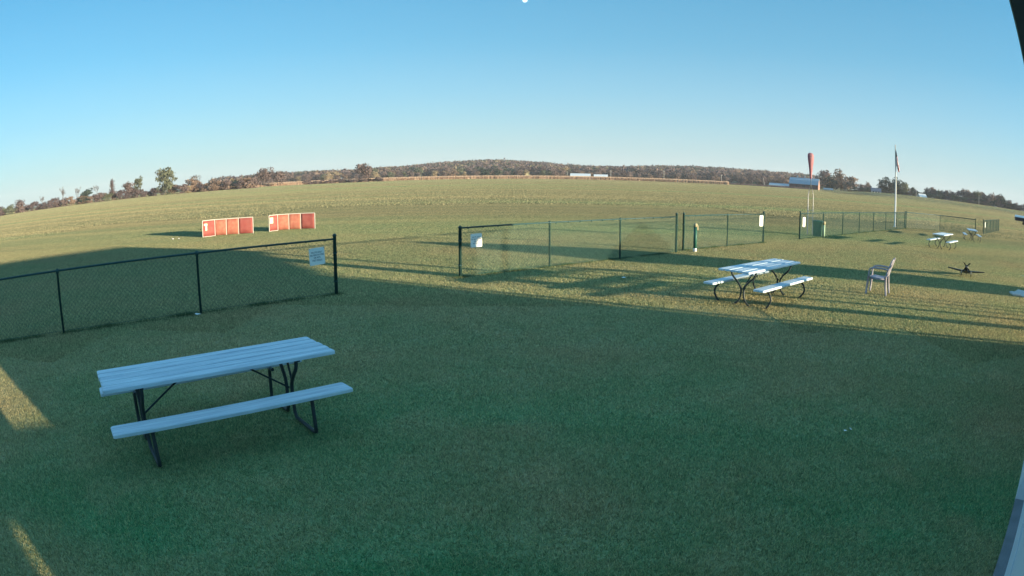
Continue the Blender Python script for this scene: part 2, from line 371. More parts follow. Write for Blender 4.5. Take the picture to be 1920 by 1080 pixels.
# ------------------------------------------------------------------ clubhouse (right edge of the frame; casts the long shadow)
S0, S1, SE = -9.0, 12.4, 15.4; TW = -.42; TB = -7.1
club = thing('clubhouse', bp(0, TW), BR, 'pale sided clubhouse along the right edge of the lawn with dark eave', 'building')
def cl(mb, name, m):
    o = mb.build(name, m); o.parent = club; o.matrix_parent_inverse = (Matrix.Translation(club.location) @ Matrix.Rotation(BR, 4, 'Z')).inverted(); return o
def wall_holes(mb, s0, s1, t0, t1, z0, z1, holes):
    cur = s0
    for a, b, c, d in sorted(holes):
        bbx(mb, cur, a, t0, t1, z0, z1)
        if c > z0: bbx(mb, a, b, t0, t1, z0, c)
        if d < z1: bbx(mb, a, b, t0, t1, d, z1)
        cur = b
    bbx(mb, cur, s1, t0, t1, z0, z1)
def s_of(v, t): return (v-.377*t)/.927
fw = MB(); wall_holes(fw, S0, 5.41, TW-.15, TW, 0, 2.68, [(s_of(.46, TW), s_of(.66, TW), .45, .66), (s_of(1.28, TW), s_of(1.88, TW), .96, 1.6)])
cl(fw, 'front_wall', M['siding'])
bw = MB(); bbx(bw, 5.412, S1, TW-.15, -.295, 0, 2.68); cl(bw, 'front_wall', M['siding'])
rw = MB(); wall_holes(rw, S0, S1, TB+.1, TB+.25, 0, 2.68, [(s_of(.40, TB), s_of(.75, TB), 1.0, 1.5), (s_of(1.15, TB), s_of(2.05, TB), 1.65, 2.45)]); cl(rw, 'rear_wall', M['siding'])
for s in (S0, S1-.15):
    e = MB(); bbx(e, s+.001, s+.149, TB+.26, TW-.16, 0, 2.68); cl(e, 'end_wall', M['siding'])
sk = MB(); bbx(sk, S0, 5.405, TW+.003, TW+.012, .01, .30); cl(sk, 'skirting_board', M['siding'])
# eave: soffit, fascia, drip edge
so_ = MB(); bbx(so_, S0-.3, SE, TW-.2, -.022, 2.70, 2.72); cl(so_, 'soffit', M['fascia'])
fa = MB(); bbx(fa, S0-.3, SE, -.020, .0115, 2.70, 2.86); cl(fa, 'fascia', M['fascia'])
de_ = MB(); bbx(de_, S0-.3, SE, .012, .0165, 2.755, 2.865); cl(de_, 'drip_edge', M['trim'])
rf = MB()
TR = -3.6; ZR = 4.25
prof = [(.014, 2.87), (TR, ZR), (-7.25, 2.87), (-7.25, 2.79), (TR, ZR-.09), (.014, 2.79)]
vs_ = [bp(s, t, z) for s in (S0-.3, SE) for t, z in prof]
rf.add(vs_, [(0, 1, 7, 6), (1, 2, 8, 7), (2, 3, 9, 8), (3, 4, 10, 9), (4, 5, 11, 10), (5, 0, 6, 11), (5, 4, 3, 2, 1, 0), (6, 7, 8, 9, 10, 11)])
cl(rf, 'roof', M['roof'])
for s in (S0, SE-.15):
    gm = MB(); vs_ = [bp(q, t, z) for q in (s, s+.1) for t, z in ((-.15, 2.74), (TR, ZR-.12), (-7.0, 2.74))]
    gm.add(vs_, [(0, 1, 2), (5, 4, 3), (0, 3, 4, 1), (1, 4, 5, 2), (2, 5, 3, 0)]); cl(gm, 'gable', M['siding'])
for s, t, wd in ((14.2, -.35, .32), (15.25, -.3, .14), (15.25, -6.9, .14)):
    q = MB(); bbx(q, s-wd/2, s+wd/2, t-wd/2, t+wd/2, 0, 2.69); cl(q, 'porch_post', M['wood'])
slab = MB(); bbx(slab, S0, 5.407, TW+.001, -.295, 0, .035); tag(slab.build('concrete_apron', M['concrete']), kind='structure')
rk = thing('shadow_rail_rack', bp(16.1, -.6), BR, 'timber rail rack standing past the end of the clubhouse porch', 'rack')  # unseen rails and posts, added to cast the bars of shade on the grass
def lp(mb, name, m, root):
    o = mb.build(name, m); o.parent = root; o.matrix_parent_inverse = (Matrix.Translation(root.location) @ Matrix.Rotation(root.rotation_euler.z, 4, 'Z')).inverted(); return o
for z in (1.12, 1.32, 1.55):
    q = MB(); bbx(q, 14.4, 17.2, -.64, -.56, z-.035, z+.035); lp(q, 'rail', M['wood'], rk)
for s in (16.05, 16.62, 17.1):
    q = MB(); bbx(q, s-.04, s+.04, -.72, -.645, 0, 1.7); lp(q, 'post', M['wood'], rk)
def uvp(u, v): return (-.875*u+.485*v, .485*u+.875*v)
# shed outside the frame on the right, casting the broad band of shade across the lawn
x, y = uvp(-12.5, 18.9); sr = math.atan2(.485, -.875)
shed = thing('garden_shed', (x, y, 0), sr, 'small gabled timber shed beyond the right edge of the lawn', 'shed')
q = MB(); q.box((0, 0, 1.1), (2.6, 2.4, 2.2)); q.build('wall', M['siding'], shed)
q = MB(); q.add([(a, b, z) for a in (-1.45, 1.45) for b, z in ((-1.4, 2.15), (0, 3.05), (1.4, 2.15))], [(0, 1, 2), (5, 4, 3), (0, 3, 4, 1), (1, 4, 5, 2), (2, 5, 3, 0)]); q.build('roof', M['roof'], shed)
x, y = uvp(-15, 28.7)
q = MB(); q.tube([(0, 0, 0), (0, 0, 2.3)], .05); o = q.build('marker_pole', M['poleg']); o.location = (x, y, 0); tag(o, 'grey upright marker pole standing beyond the right edge of the lawn', 'pole')

# ------------------------------------------------------------------ fences
def chain_panel(L_, h, n_cell=.08, r=.0016, z0=.04):
    """flat chain-link sheet from x=0..L_, z=z0..h: two sets of crossing wires, joined"""
    m = MB(); H = h-z0
    def wire(x0, a, x1, b, yy):
        d = Vector((x1-x0, 0, b-a)); d.normalize(); p = Vector((-d.z, 0, d.x))*r; q = Vector((0, r, 0))
        vs = []
        for X, Z in ((x0, a), (x1, b)):
            c = Vector((X, yy, Z)); vs += [c+p-q*.6, c-p-q*.6, c+q*1.2]
        m.add(vs, [(0, 1, 4, 3), (1, 2, 5, 4), (2, 0, 3, 5)])
    k = -H
    while k < L_:
        x0, a = (k, z0) if k >= 0 else (0, z0-k); x1, b = (k+H, h) if k+H <= L_ else (L_, z0+L_-k)
        if x1-x0 > .01: wire(x0, a, x1, b, .002); wire(x0, h+z0-a, x1, h+z0-b, -.002)
        k += n_cell
    m.tube([(0, 0, z0+.02), (L_, 0, z0+.02)], .003, 4)
    return m
FH = 1.20
def fence(pts, label, rr=.021, ends=(True, True), term_r=.038, line_r=.026, top_ends=(1.30, 1.30), cell=.095, wr=.0021):
    a = Vector((*pts[0], 0)); b = Vector((*pts[-1], 0)); rz = math.atan2(b.y-a.y, b.x-a.x)
    f = thing('chain_link_fence', a, rz, label, 'fence'); inv = Matrix.Rotation(-rz, 4, 'Z')
    loc = [inv @ (Vector((*p, 0))-a) for p in pts]
    for i, p in enumerate(loc):
        e = (i == 0 and ends[0]) or (i == len(loc)-1 and ends[1]); q = MB()
        if e:
            tp = top_ends[0] if i == 0 else top_ends[1]
            q.lathe((p.x, p.y, 0), [(term_r, 0), (term_r, tp-.05), (term_r*1.25, tp-.045), (term_r*1.2, tp-.02), (term_r*.6, tp), (0, tp+.01)], 12)
            q.tube([(p.x, p.y, FH-.30), (p.x, p.y, FH-.27)], term_r*1.3, 10); q.tube([(p.x, p.y, .3), (p.x, p.y, .33)], term_r*1.3, 10)
        else:
            q.lathe((p.x, p.y, 0), [(line_r, 0), (line_r, FH-.045), (line_r*1.5, FH-.04), (line_r*1.5, FH+.03), (0, FH+.045)], 10)
        q.build('post', M['post'], f, True)
    q = MB(); q.tube([(p.x, p.y, FH) for p in loc], rr, 8); q.build('top_rail', M['post'], f, True)
    for p, n in zip(loc, loc[1:]):
        L_ = (n-p).length; c = chain_panel(L_, FH, cell, wr); o = c.build('chain_link_panel', M['wire'], f)
        o.location = (p.x, p.y-.03, 0); o.rotation_euler = (0, 0, math.atan2(n.y-p.y, n.x-p.x)); o['kind'] = 'stuff'
        q = MB()                                            # tie wires
        for k in range(int(L_/.45)): q.box((p.x+(n.x-p.x)*(k+.5)*.45/L_, p.y-.006, FH-.01), (.012, .055, .05))
        q.build('tie_wires', M['wire'], f)['kind'] = 'stuff'
    return f
d1 = Vector((2.34, 2.04))
A = Vector((-3.72, 13.06))
fence([(A-d1*k/1.0).to_tuple() for k in range(6)], 'near green chain link fence at the left behind the large picnic table', ends=(True, False), top_ends=(1.31, 1.2))
fence([(-1.23, 15.33), (.99, 17.07), (3.19, 18.84), (5.41, 20.63)], 'green chain link fence in the centre between the walk gap and the gate posts', top_ends=(1.25, 1.33))
fence([(5.84, 21.28), (8.03, 22.86), (10.22, 24.45)], 'short two bay green chain link fence right of the gate posts', top_ends=(1.31, 1.3))
P0, P1 = Vector((13.0, 26.55)), Vector((28.6, 38.75))
fence([P0.lerp(P1, k/7).to_tuple() for k in range(8)], 'long green chain link fence running away behind the windsock', wr=.0024)
fence([(28.62, 38.95), (32.9, 39.3), (36.7, 38.3)], 'far chain link fence with dark top rail behind the two far picnic tables', rr=.034, wr=.0024)
P0, P1 = Vector((38.4, 38.9)), Vector((49.3, 47.0))
fence([P0.lerp(P1, k/5).to_tuple() for k in range(6)], 'green chain link fence seen end on at the far right', wr=.0024)

def fence_weeds():
    r = np.random.default_rng(12); T = []
    for p, q in (((-3.6, 13.2), (-15.4, 2.9)), ((-1.4, 15.2), (5.5, 20.7)), ((5.8, 21.2), (10.3, 24.5)), ((13, 26.55), (28.6, 38.75)), ((28.6, 38.9), (32.9, 39.3)), ((32.9, 39.3), (36.7, 38.3))):
        ln = math.hypot(q[0]-p[0], q[1]-p[1]); n = int(ln*900); t = r.random(n); t = t+.004*np.sin(t*70)
        px_, py_ = p[0]+(q[0]-p[0])*t, p[1]+(q[1]-p[1])*t; nx, ny = (q[1]-p[1])/ln, -(q[0]-p[0])/ln; o = r.normal(0, .055, n); x, y = px_+nx*o, py_+ny*o
        lump = .6+.4*np.sin(t*ln*2.1)*np.sin(t*ln*5.3+1); h = r.uniform(.03, .11, n)*lump; a = r.uniform(0, 6.28, n); w_ = r.uniform(.004, .009, n); l = h*r.uniform(.1, .8, n); b = r.uniform(0, 6.28, n)
        T.append(np.stack([np.stack([x-np.cos(a)*w_, y-np.sin(a)*w_, 0*h], 1), np.stack([x+np.cos(a)*w_, y+np.sin(a)*w_, 0*h], 1), np.stack([x+np.cos(b)*l, y+np.sin(b)*l, h], 1)], 1))
    tag(linkobj('fence_weeds', tri_mesh('fence_weeds', np.concatenate(T), foliage('dark_weeds', (.07, .15, .07), (.17, .19, .09)))), 'darker untrimmed grass along the foot of the fences', 'weeds', kind='stuff')
fence_weeds()
def text_mesh(body, size):
    cu = bpy.data.curves.new('t', 'FONT'); cu.body = body; cu.size = size; cu.align_x = 'CENTER'; cu.align_y = 'CENTER'; cu.space_line = 1.15; cu.offset = size*.012
    o = bpy.data.objects.new('t', cu); COL.objects.link(o); dg = bpy.context.evaluated_depsgraph_get(); dg.update()
    me = bpy.data.meshes.new_from_object(o.evaluated_get(dg)); bpy.data.objects.remove(o); return me
TXT = text_mesh('PILOTS ONLY\nNO SPECTATORS\nOR PETS\nPAST FENCE', .042); TXT.materials.clear(); TXT.materials.append(M['ink'])
def sign(p, rz, z, wd, h, label, tilt=0, text=True):
    s = thing('notice_sign', (p[0], p[1], z), rz, label, 'sign', 'white notices tied to the fence'); s.rotation_euler = (0, tilt, rz)
    q = MB(); q.box((0, 0, 0), (wd, .006, h)); q.build('board', M['sign'], s)
    if text:
        o = linkobj('lettering', TXT, s); o.location = (0, -.0045, 0); o.rotation_euler = (math.pi/2, 0, 0); o.scale = (wd/.36, h/.36*1.15, 1)
    for a in (-1, 1):
        for b in (-1, 1):
            q = MB(); q.box((a*(wd/2-.015), -.005, b*(h/2-.015)), (.012, .006, .012)); q.build('tie', M['steel'], s)
n1 = Vector((d1.y, -d1.x)).normalized()*.045
def along(a, b, t): return (a[0]+(b[0]-a[0])*t+n1.x, a[1]+(b[1]-a[1])*t+n1.y)
SG = 'white notice with four lines of dark print '
sign(along((-3.72, 13.06), (-6.05, 11.04), .145), math.atan2(2.02, 2.33), .88, .36, .36, SG+'on the left fence beside the walk gap', R(-3))
sign(along((-1.23, 15.33), (.99, 17.07), .155), math.atan2(1.74, 2.22), .88, .33, .33, SG+'on the centre fence right of the gap', R(-1))
sign(along((10.22, 24.45), (8.03, 22.86), .1), math.atan2(1.59, 2.19), .93, .28, .44, 'white notice on the short fence left of the windsock', text=False)
sign(along((13.0, 26.55), (15.2, 28.3), .13), math.atan2(1.7, 2.2), .80, .28, .44, 'white notice on the long fence in front of the green bin', text=False)
sign((38.5, 38.7), math.atan2(8.1, 10.9), .85, .3, .45, 'small white notice on the far right fence post', text=False)

# ------------------------------------------------------------------ picnic tables
def curve_pts(P, n=5):
    """Catmull-Rom"""
    P = [Vector(p) for p in P]; out = []
    Q = [P[0]*2-P[1]]+P+[P[-1]*2-P[-2]]
    for i in range(1, len(Q)-2):
        for k in range(n):
            t = k/n; a, b, c, d = Q[i-1:i+3]
            out.append(.5*((2*b)+(c-a)*t+(2*a-5*b+4*c-d)*t*t+(3*b-a-3*c+d)*t**3))
    out.append(P[-1]); return out
def table(x, y, rz, L_, style, label, far=.587):
    t = thing('picnic_table', (x, y, 0), rz, label, 'picnic table', 'picnic tables on the grass')
    npl = 5; pw = .126; gap = .024; W = npl*pw+(npl-1)*gap
    for i in range(npl):
        m = MB(); jl = random.uniform(-.008, .008)
        m.bbox((jl, -W/2+pw/2+i*(pw+gap), .75-.019+random.uniform(-.002, .002)), (L_, pw, .038), .012); m.build('plank', M['board'], t)
    for sy in (-1, 1):
        m = MB(); m.bbox((0, sy*.587 if sy < 0 else far, .44-.019), (L_, .245, .038), .016); m.build('seat', M['board'], t)
    for sx in (-1, 1):
        X = sx*(L_/2-.42)
        m = MB(); m.box((X, 0, .70), (.04, W-.06, .024)); m.build('cleat', M['steel'], t)
        for sy in (-1, 1):
            if style == 'straight':
                P = curve_pts([(X, sy*.27, .69), (X, sy*.25, .60), (X, sy*.16, .50), (X, sy*.09, .40), (X, sy*.075, .25), (X, sy*.09, .09)], 3)+[Vector((X, sy*.13, .03)), Vector((X, sy*.58, .025)), Vector((X, sy*.625, .04)), Vector((X, sy*.62, .12)), Vector((X, sy*.60, .36)), Vector((X, sy*.56, .40)), Vector((X, sy*.49, .40))]
            else:
                P = curve_pts([(X, sy*.30, .69), (X, sy*.25, .58), (X, sy*.12, .46), (X, sy*.045, .36), (X, sy*.035, .24), (X, sy*.07, .11), (X, sy*.17, .015), (X, sy*.36, -.05), (X, sy*.54, .0), (X, sy*.665, .15), (X, sy*.66, .27), (X, sy*.59, .36), (X, sy*.575, .40)], 4)
            m = MB(); m.tube(P, .021, 8); m.build('leg', M['steel'], t, True)
            m = MB(); m.box((X, sy*.587 if sy < 0 else far, .396), (.045, .22, .01)); m.build('bracket', M['steel'], t)
        m = MB(); m.tube([(X-sx*.0, 0, .33), (X-sx*.58, 0, .705)], .011, 6); m.build('brace', M['steel'], t, True)
        if style == 'straight': m = MB(); m.tube([(X, .02, .695), (X, -.10, .44)], .013, 6); m.build('strut', M['steel'], t, True)
    return t
table(-2.97, 5.512, .731, 2.54, 'straight', 'large weathered blue grey picnic table in the shaded left foreground', .70)
table(5.252, 12.517, .707, 2.6, 'curved', 'picnic table with curved black legs left of the plastic chair')
table(21.48, 25.3, .633, 2.4, 'curved', 'left of the two far picnic tables right of the flagpole')
table(29.9, 31.6, .90, 2.4, 'curved', 'right of the two far picnic tables near the far fence end')

# ------------------------------------------------------------------ plastic chair
ch = thing('plastic_chair', (8.87, 13.13, 0), math.atan2(.70, -.72), 'grey plastic garden chair standing alone on the sunlit grass', 'chair')
def chair():
    m = MB(); n = 6; vs = []
    for i in range(n+1):
        for j in range(n+1):
            a = i/n; b = j/n*2-1; X = .24-.46*a; Y = b*(.235-.03*a)
            Z = .44-.035*a-.02*math.sin(a*math.pi)*(1-b*b)-(.03 if i == 0 else 0)
            vs.append((X, Y, Z))
    N1 = len(vs); vs += [(x, y, z-.018) for x, y, z in vs]
    fs = []
    for i in range(n):
        for j in range(n):
            a = i*(n+1)+j; q = (a, a+1, a+n+2, a+n+1); fs.append(q); fs.append(tuple(k+N1 for k in q[::-1]))
    m.add(vs, fs); m.box((.235, 0, .405), (.02, .46, .055)); m.box((0, .225, .40), (.42, .02, .05)); m.box((0, -.225, .40), (.42, .02, .05)); m.build('seat', M['plastic'], ch, True)
    for sy in (-1, 1):
        m = MB(); m.tube([(-.21, sy*.20, .42), (-.27, sy*.215, .62), (-.36, sy*.20, .84), (-.39, sy*.14, .895), (-.40, 0, .915)], [.024, .024, .022, .02, .02], 8); m.build('back_frame', M['plastic'], ch, True)
        m = MB(); m.tube(curve_pts([(-.285, sy*.23, .63), (-.15, sy*.262, .655), (.08, sy*.27, .655), (.20, sy*.262, .63), (.245, sy*.25, .55), (.25, sy*.245, .40)], 3), .022, 8); m.build('armrest', M['plastic'], ch, True)
        m = MB(); m.tube([(.25, sy*.245, .44), (.27, sy*.262, .2), (.285, sy*.27, 0)], [.034, .028, .022], 8); m.build('leg', M['plastic'], ch, True)
        m = MB(); m.tube([(-.215, sy*.205, .46), (-.24, sy*.235, .2), (-.27, sy*.25, 0)], [.034, .028, .022], 8); m.build('leg', M['plastic'], ch, True)
    for k in range(5):
        y = (k-2)*.072; m = MB(); m.box((0, 0, 0), (.012, .048, .46), M4=Matrix.Translation((-.30, y, .665)) @ Matrix.Rotation(R(-21), 4, 'Y')); m.build('slat', M['plastic'], ch)
    m = MB(); m.box((0, 0, 0), (.016, .40, .06), M4=Matrix.Translation((-.375, 0, .87)) @ Matrix.Rotation(R(-21), 4, 'Y')); m.build('headrail', M['plastic'], ch)
chair()

# ------------------------------------------------------------------ orange barrier screens
def screen(base, label, mark):
    o0 = base[2]; t = thing('barrier_screen', (o0[0], o0[1], 0), 0, label, 'barrier screen', 'orange barrier screens on the field')
    P = [Vector((a-o0[0], b-o0[1], 0)) for a, b in base]; H = .82
    for p in P:
        q = MB(); q.tube([p, p+Vector((0, 0, H))], .019, 6); q.build('upright', M['frame'], t)
    for i in range(4):
        a, b = P[i], P[i+1]
        q = MB(); q.tube([a+Vector((0, 0, H)), b+Vector((0, 0, H))], .019, 6); q.build('top_bar', M['frame'], t)
        d = (b-a); n = 6; q = MB(); vs = []
        nn = Vector((d.y, -d.x, 0)).normalized()
        for k in range(n+1):
            for j in range(4):
                s = k/n; zz = .05+(H-.07)*j/3; off = nn*(.02*math.sin(s*7+j*1.7+i)*math.sin(math.pi*s)); vs.append(a+d*(.02+s*.96)+off+Vector((0, 0, zz)))
        fs = [(k*4+j, (k+1)*4+j, (k+1)*4+j+1, k*4+j+1) for k in range(n) for j in range(3)]
        q.add(vs, fs); ob = q.build('fabric_panel', M['orange'] if i in (1, 2) else M['red'], t, True)  # how each bay faces the sun is put into the fabric colour
        ob['label'] = 'orange fabric coloured as sunlit' if i in (1, 2) else 'red fabric coloured as less lit'
        sm = ob.modifiers.new('thickness', 'SOLIDIFY'); sm.thickness = .006
        if i == 0:
            q = MB(); q.tube([a+Vector((0, 0, .03)), b+Vector((0, 0, .03))], .02, 6); q.build('bottom_bar', M['frame'], t)
            q = MB(); ang = math.atan2(d.y, d.x); cc = a+d*.24+nn*.03
            if mark == 1: q.box((cc.x, cc.y, .62), (.20, .008, .10), ang); c2 = a+d*.28+nn*.03; q.box((c2.x, c2.y, .45), (.10, .008, .24), ang)
            else: q.box((cc.x, cc.y, .56), (.22, .008, .30), ang)
            q.build('patch', M['label'], t)
screen([(-14.95, 27.95), (-14.5, 28.5), (-13.95, 28.75), (-13.35, 28.98), (-12.6, 29.15)], 'left of the two orange and red barrier screens on the field', 1)
screen([(-12.0, 29.9), (-11.72, 30.42), (-11.2, 30.7), (-10.6, 30.85), (-9.82, 30.85)], 'right of the two orange and red barrier screens on the field', 2)

# ------------------------------------------------------------------ windsock, bins, posts
ws = thing('windsock', (14.94, 29.28, 0), 0, 'faded orange windsock hanging on a grey three legged mast', 'windsock')
for dx, dy in ((-.17, -.03), (-.05, .17), (.17, .02)):
    q = MB(); q.tube([(dx, dy, 0), (dx, dy, 2.0), (dx*.8, dy*.8, 2.15), (dx*.15, dy*.15, 2.55)], .018, 6); q.build('leg', M['galv'], ws, True)
for z in (.9, 1.25):
    q = MB(); q.tube([(.18*math.cos(a), .16*math.sin(a), z) for a in [k*math.pi/6 for k in range(13)]], .009, 5, False); q.build('ring', M['galv'], ws)
q = MB(); q.tube([(0, 0, 2.5), (0, 0, 4.02)], .022, 8); q.build('mast', M['galv'], ws, True)
q = MB(); vs = []; n = 14
pr = [(.03, 2.84), (.055, 2.9), (.075, 3.1), (.102, 3.35), (.13, 3.6), (.155, 3.8), (.168, 3.97), (.158, 4.07), (.11, 4.14), (.03, 4.16)]
for i, (r_, z) in enumerate(pr):
    for k in range(n):
        a = 2*math.pi*k/n; rr = r_*(1+.10*math.sin(3*a+z*2.5)+.07*math.sin(5*a-z*4)); vs.append((rr*math.cos(a)-.02*(z-2.8), rr*math.sin(a)*.9, z))
q.add(vs, [(i*n+k, i*n+(k+1) % n, (i+1)*n+(k+1) % n, (i+1)*n+k) for i in range(len(pr)-1) for k in range(n)]); q.build('sock', M['sock'], ws, True)
q = MB(); q.tube([(.150*math.cos(a)-.022, .135*math.sin(a), 3.97) for a in [k*math.pi/8 for k in range(17)]], .010, 5, False); q.build('hoop', M['galv'], ws)

bn = thing('waste_bin', (15.05, 28.6, 0), .6, 'dark green round waste bin at the foot of the windsock mast', 'bin')
q = MB(); q.lathe((0, 0, 0), [(.22, 0), (.235, .05), (.245, .35), (.25, .37), (.245, .39), (.26, .70), (.275, .72), (.27, .745)], 20); q.build('drum', M['bin'], bn, True)
q = MB(); q.lathe((0, 0, 0), [(.28, .747), (.28, .775), (.2, .80), (0, .81)], 20); q.build('lid', M['bin'], bn, True)
tb = thing('tube_holder', (15.27, 28.28, 0), 0, 'pale green upright tube with tan cap right of the green bin', 'tube')
q = MB(); q.lathe((0, 0, 0), [(.075, 0), (.075, .62)], 12); q.build('tube', mat('pale_green_pipe', (.30, .42, .30), .6), tb, True)
q = MB(); q.lathe((0, 0, .62), [(.085, 0), (.088, .12), (.06, .17), (0, .18)], 12); q.build('cap', M['tan'], tb, True)
gp = thing('marker_post', (6.16, 20.9, 0), 0, 'short thick green post with pale top beside the gate posts', 'post')
q = MB(); q.lathe((0, 0, .10), [(.062, 0), (.062, .76)], 12); q.build('tube', M['bin'], gp, True)
q = MB(); q.lathe((0, 0, 0), [(.068, 0), (.068, .12), (.055, .16), (0, .162)], 12); q.build('foot', M['white'], gp, True)
q = MB(); q.lathe((0, 0, .862), [(.07, 0), (.072, .09), (.04, .12), (0, .125)], 12); q.build('cap', M['tan'], gp, True)
q = MB(); q.box((.07, -.03, .83), (.05, .06, .16)); q.build('latch_box', M['tan'], gp)

# ------------------------------------------------------------------ flagpole and flag
fp = thing('flagpole', (28.21, 39.83, 0), 0, 'tall white flagpole standing behind the far fence', 'flagpole')
q = MB(); q.tube([(0, 0, 0), (0, 0, 3), (0, 0, 6.05)], [.075, .062, .035], 10); q.build('pole', M['white'], fp, True)
q = MB(); q.lathe((0, 0, 6.05), [(.0, 0), (.045, .03), (.045, .07), (.01, .11), (0, .16)], 8); q.build('finial', M['silver'], fp, True)
q = MB(); q.lathe((0, 0, 0), [(.16, 0), (.16, .04), (.09, .08)], 10); q.build('base_collar', M['white'], fp)
fl = thing('flag', (28.21, 39.83, 3.75), R(-38), 'limp red white and navy striped flag hanging down the flagpole', 'flag')
na, nb_ = 26, 30
def fpt(a, b):
    z = 2.05-(.42*a*(1-.35*b)+.60*b)*1.95; fold = .115*math.sin(a*17+b*2.2)*(.25+.75*min(1, b*1.6))
    return (.05+.22*b*(.35+.65*a)+fold*.8+.05*a, .07*math.cos(a*17+b*2.2)*(.3+b)-.03, z)
def flag_part(name, sel, mats, mi):
    m = MB(); idx = {}; 
    for i in range(na):
        for j in range(nb_):
            if not sel(i/na, j/nb_): continue
            c = []
            for A_, B_ in ((i, j), (i+1, j), (i+1, j+1), (i, j+1)):
                if (A_, B_) not in idx: idx[(A_, B_)] = len(m.v); m.v.append(fpt(A_/na, B_/nb_))
                c.append(idx[(A_, B_)])
            m.f.append(tuple(c)); m.mi.append(mi(i))
    m.build(name, mats, fl, True)
flag_part('canton', lambda a, b: a < 14/26 and b < .4, M['navycloth'], lambda i: 0)
flag_part('stripes', lambda a, b: not (a < 14/26 and b < .4), [M['redcloth'], M['whitecloth']], lambda i: (i//2) % 2)

# ------------------------------------------------------------------ model aeroplane on the grass
pl = thing('model_aeroplane', (14.9, 15.95, 0), math.atan2(-15.9, -14.9), 'dark model aeroplane with four bladed propeller sitting on the grass at right', 'model plane')
# local +x = nose, towards the camera
PT = Matrix.Rotation(R(-16), 4, 'Y')
def pb(m, name, mt, smooth=True): m.v = [tuple(PT @ Vector(v)+Vector((0, 0, .05))) for v in m.v]; return m.build(name, mt, pl, smooth)
def ell(m, prof, n=12, oz=0):
    vs = []
    for x, ry, rz_, z in prof:
        for k in range(n): a = 2*math.pi*k/n; vs.append((x, ry*math.cos(a), z+rz_*math.sin(a)))
    m.add(vs, [(i*n+k, i*n+(k+1) % n, (i+1)*n+(k+1) % n, (i+1)*n+k) for i in range(len(prof)-1) for k in range(n)]+[tuple(range(n-1, -1, -1)), tuple(range((len(prof)-1)*n, len(prof)*n))]); return m
pb(ell(MB(), [(.52, .05, .055, .20), (.48, .07, .085, .20), (.3, .08, .10, .20), (.05, .08, .105, .20), (-.3, .055, .075, .20), (-.75, .02, .03, .21)]), 'fuselage', M['navy'])
pb(ell(MB(), [(.62, .004, .004, .2), (.59, .03, .03, .2), (.52, .05, .05, .2)]), 'spinner', M['steel'])
pb(ell(MB(), [(.14, .02, .01, .29), (.06, .045, .06, .30), (-.06, .045, .06, .30), (-.2, .02, .01, .28)]), 'canopy', M['steel'])
for sy in (-1, 1):
    m = MB(); vs = []
    for yy, c0, c1, z, th in ((0, .22, -.12, .13, .04), (sy*.35, .17, -.09, .155, .03), (sy*.76, .10, -.05, .20, .014)):
        vs += [(c0, yy, z), ((c0+c1)/2+.05, yy, z+th), (c1, yy, z), ((c0+c1)/2+.05, yy, z-th*.4)]
    m.add(vs, [(i*4+k, i*4+(k+1) % 4, i*4+4+(k+1) % 4, i*4+4+k) for i in range(2) for k in range(4)]+[(8, 9, 10, 11)]); pb(m, 'wing', M['navy'], False)
    m = MB(); m.add([(-.6, 0, .22), (-.62, sy*.26, .22), (-.72, sy*.26, .22), (-.74, 0, .22), (-.6, 0, .232), (-.62, sy*.26, .228), (-.72, sy*.26, .228), (-.74, 0, .232)], [(3, 2, 1, 0), (4, 5, 6, 7), (0, 1, 5, 4), (1, 2, 6, 5), (2, 3, 7, 6)]); pb(m, 'tailplane', M['navy'], False)
    m = MB(); m.tube([(.2, sy*.2, .14), (.26, sy*.2, 0)], .011, 6); pb(m, 'undercarriage_leg', M['silver'])
    m = MB(); m.tube([(.265, sy*.185, .0), (.265, sy*.215, .0)], .05, 12); pb(m, 'wheel', M['black'])
m = MB(); m.add([(-.56, -.006, .22), (-.66, -.006, .40), (-.75, -.006, .40), (-.76, -.006, .2), (-.56, .006, .22), (-.66, .006, .40), (-.75, .006, .40), (-.76, .006, .2)], [(0, 1, 2, 3), (7, 6, 5, 4), (0, 4, 5, 1), (1, 5, 6, 2), (2, 6, 7, 3)]); pb(m, 'fin', M['navy'], False)
for k in range(4):
    a = math.pi/4+k*math.pi/2; m = MB(); u = Vector((0, math.cos(a), math.sin(a))); p = Vector((0, -u.z, u.y)); c = Vector((.575, 0, .2))
    m.add([c+u*.02+p*.012, c+u*.02-p*.012+Vector((.012, 0, 0)), c+u*.12-p*.024+Vector((.012, 0, 0)), c+u*.20-p*.012, c+u*.20+p*.012, c+u*.12+p*.024], [(0, 1, 2, 5), (5, 2, 3, 4)])
    o = pb(m, 'propeller_blade', M['black'], False); sm = o.modifiers.new('thickness', 'SOLIDIFY'); sm.thickness = .006

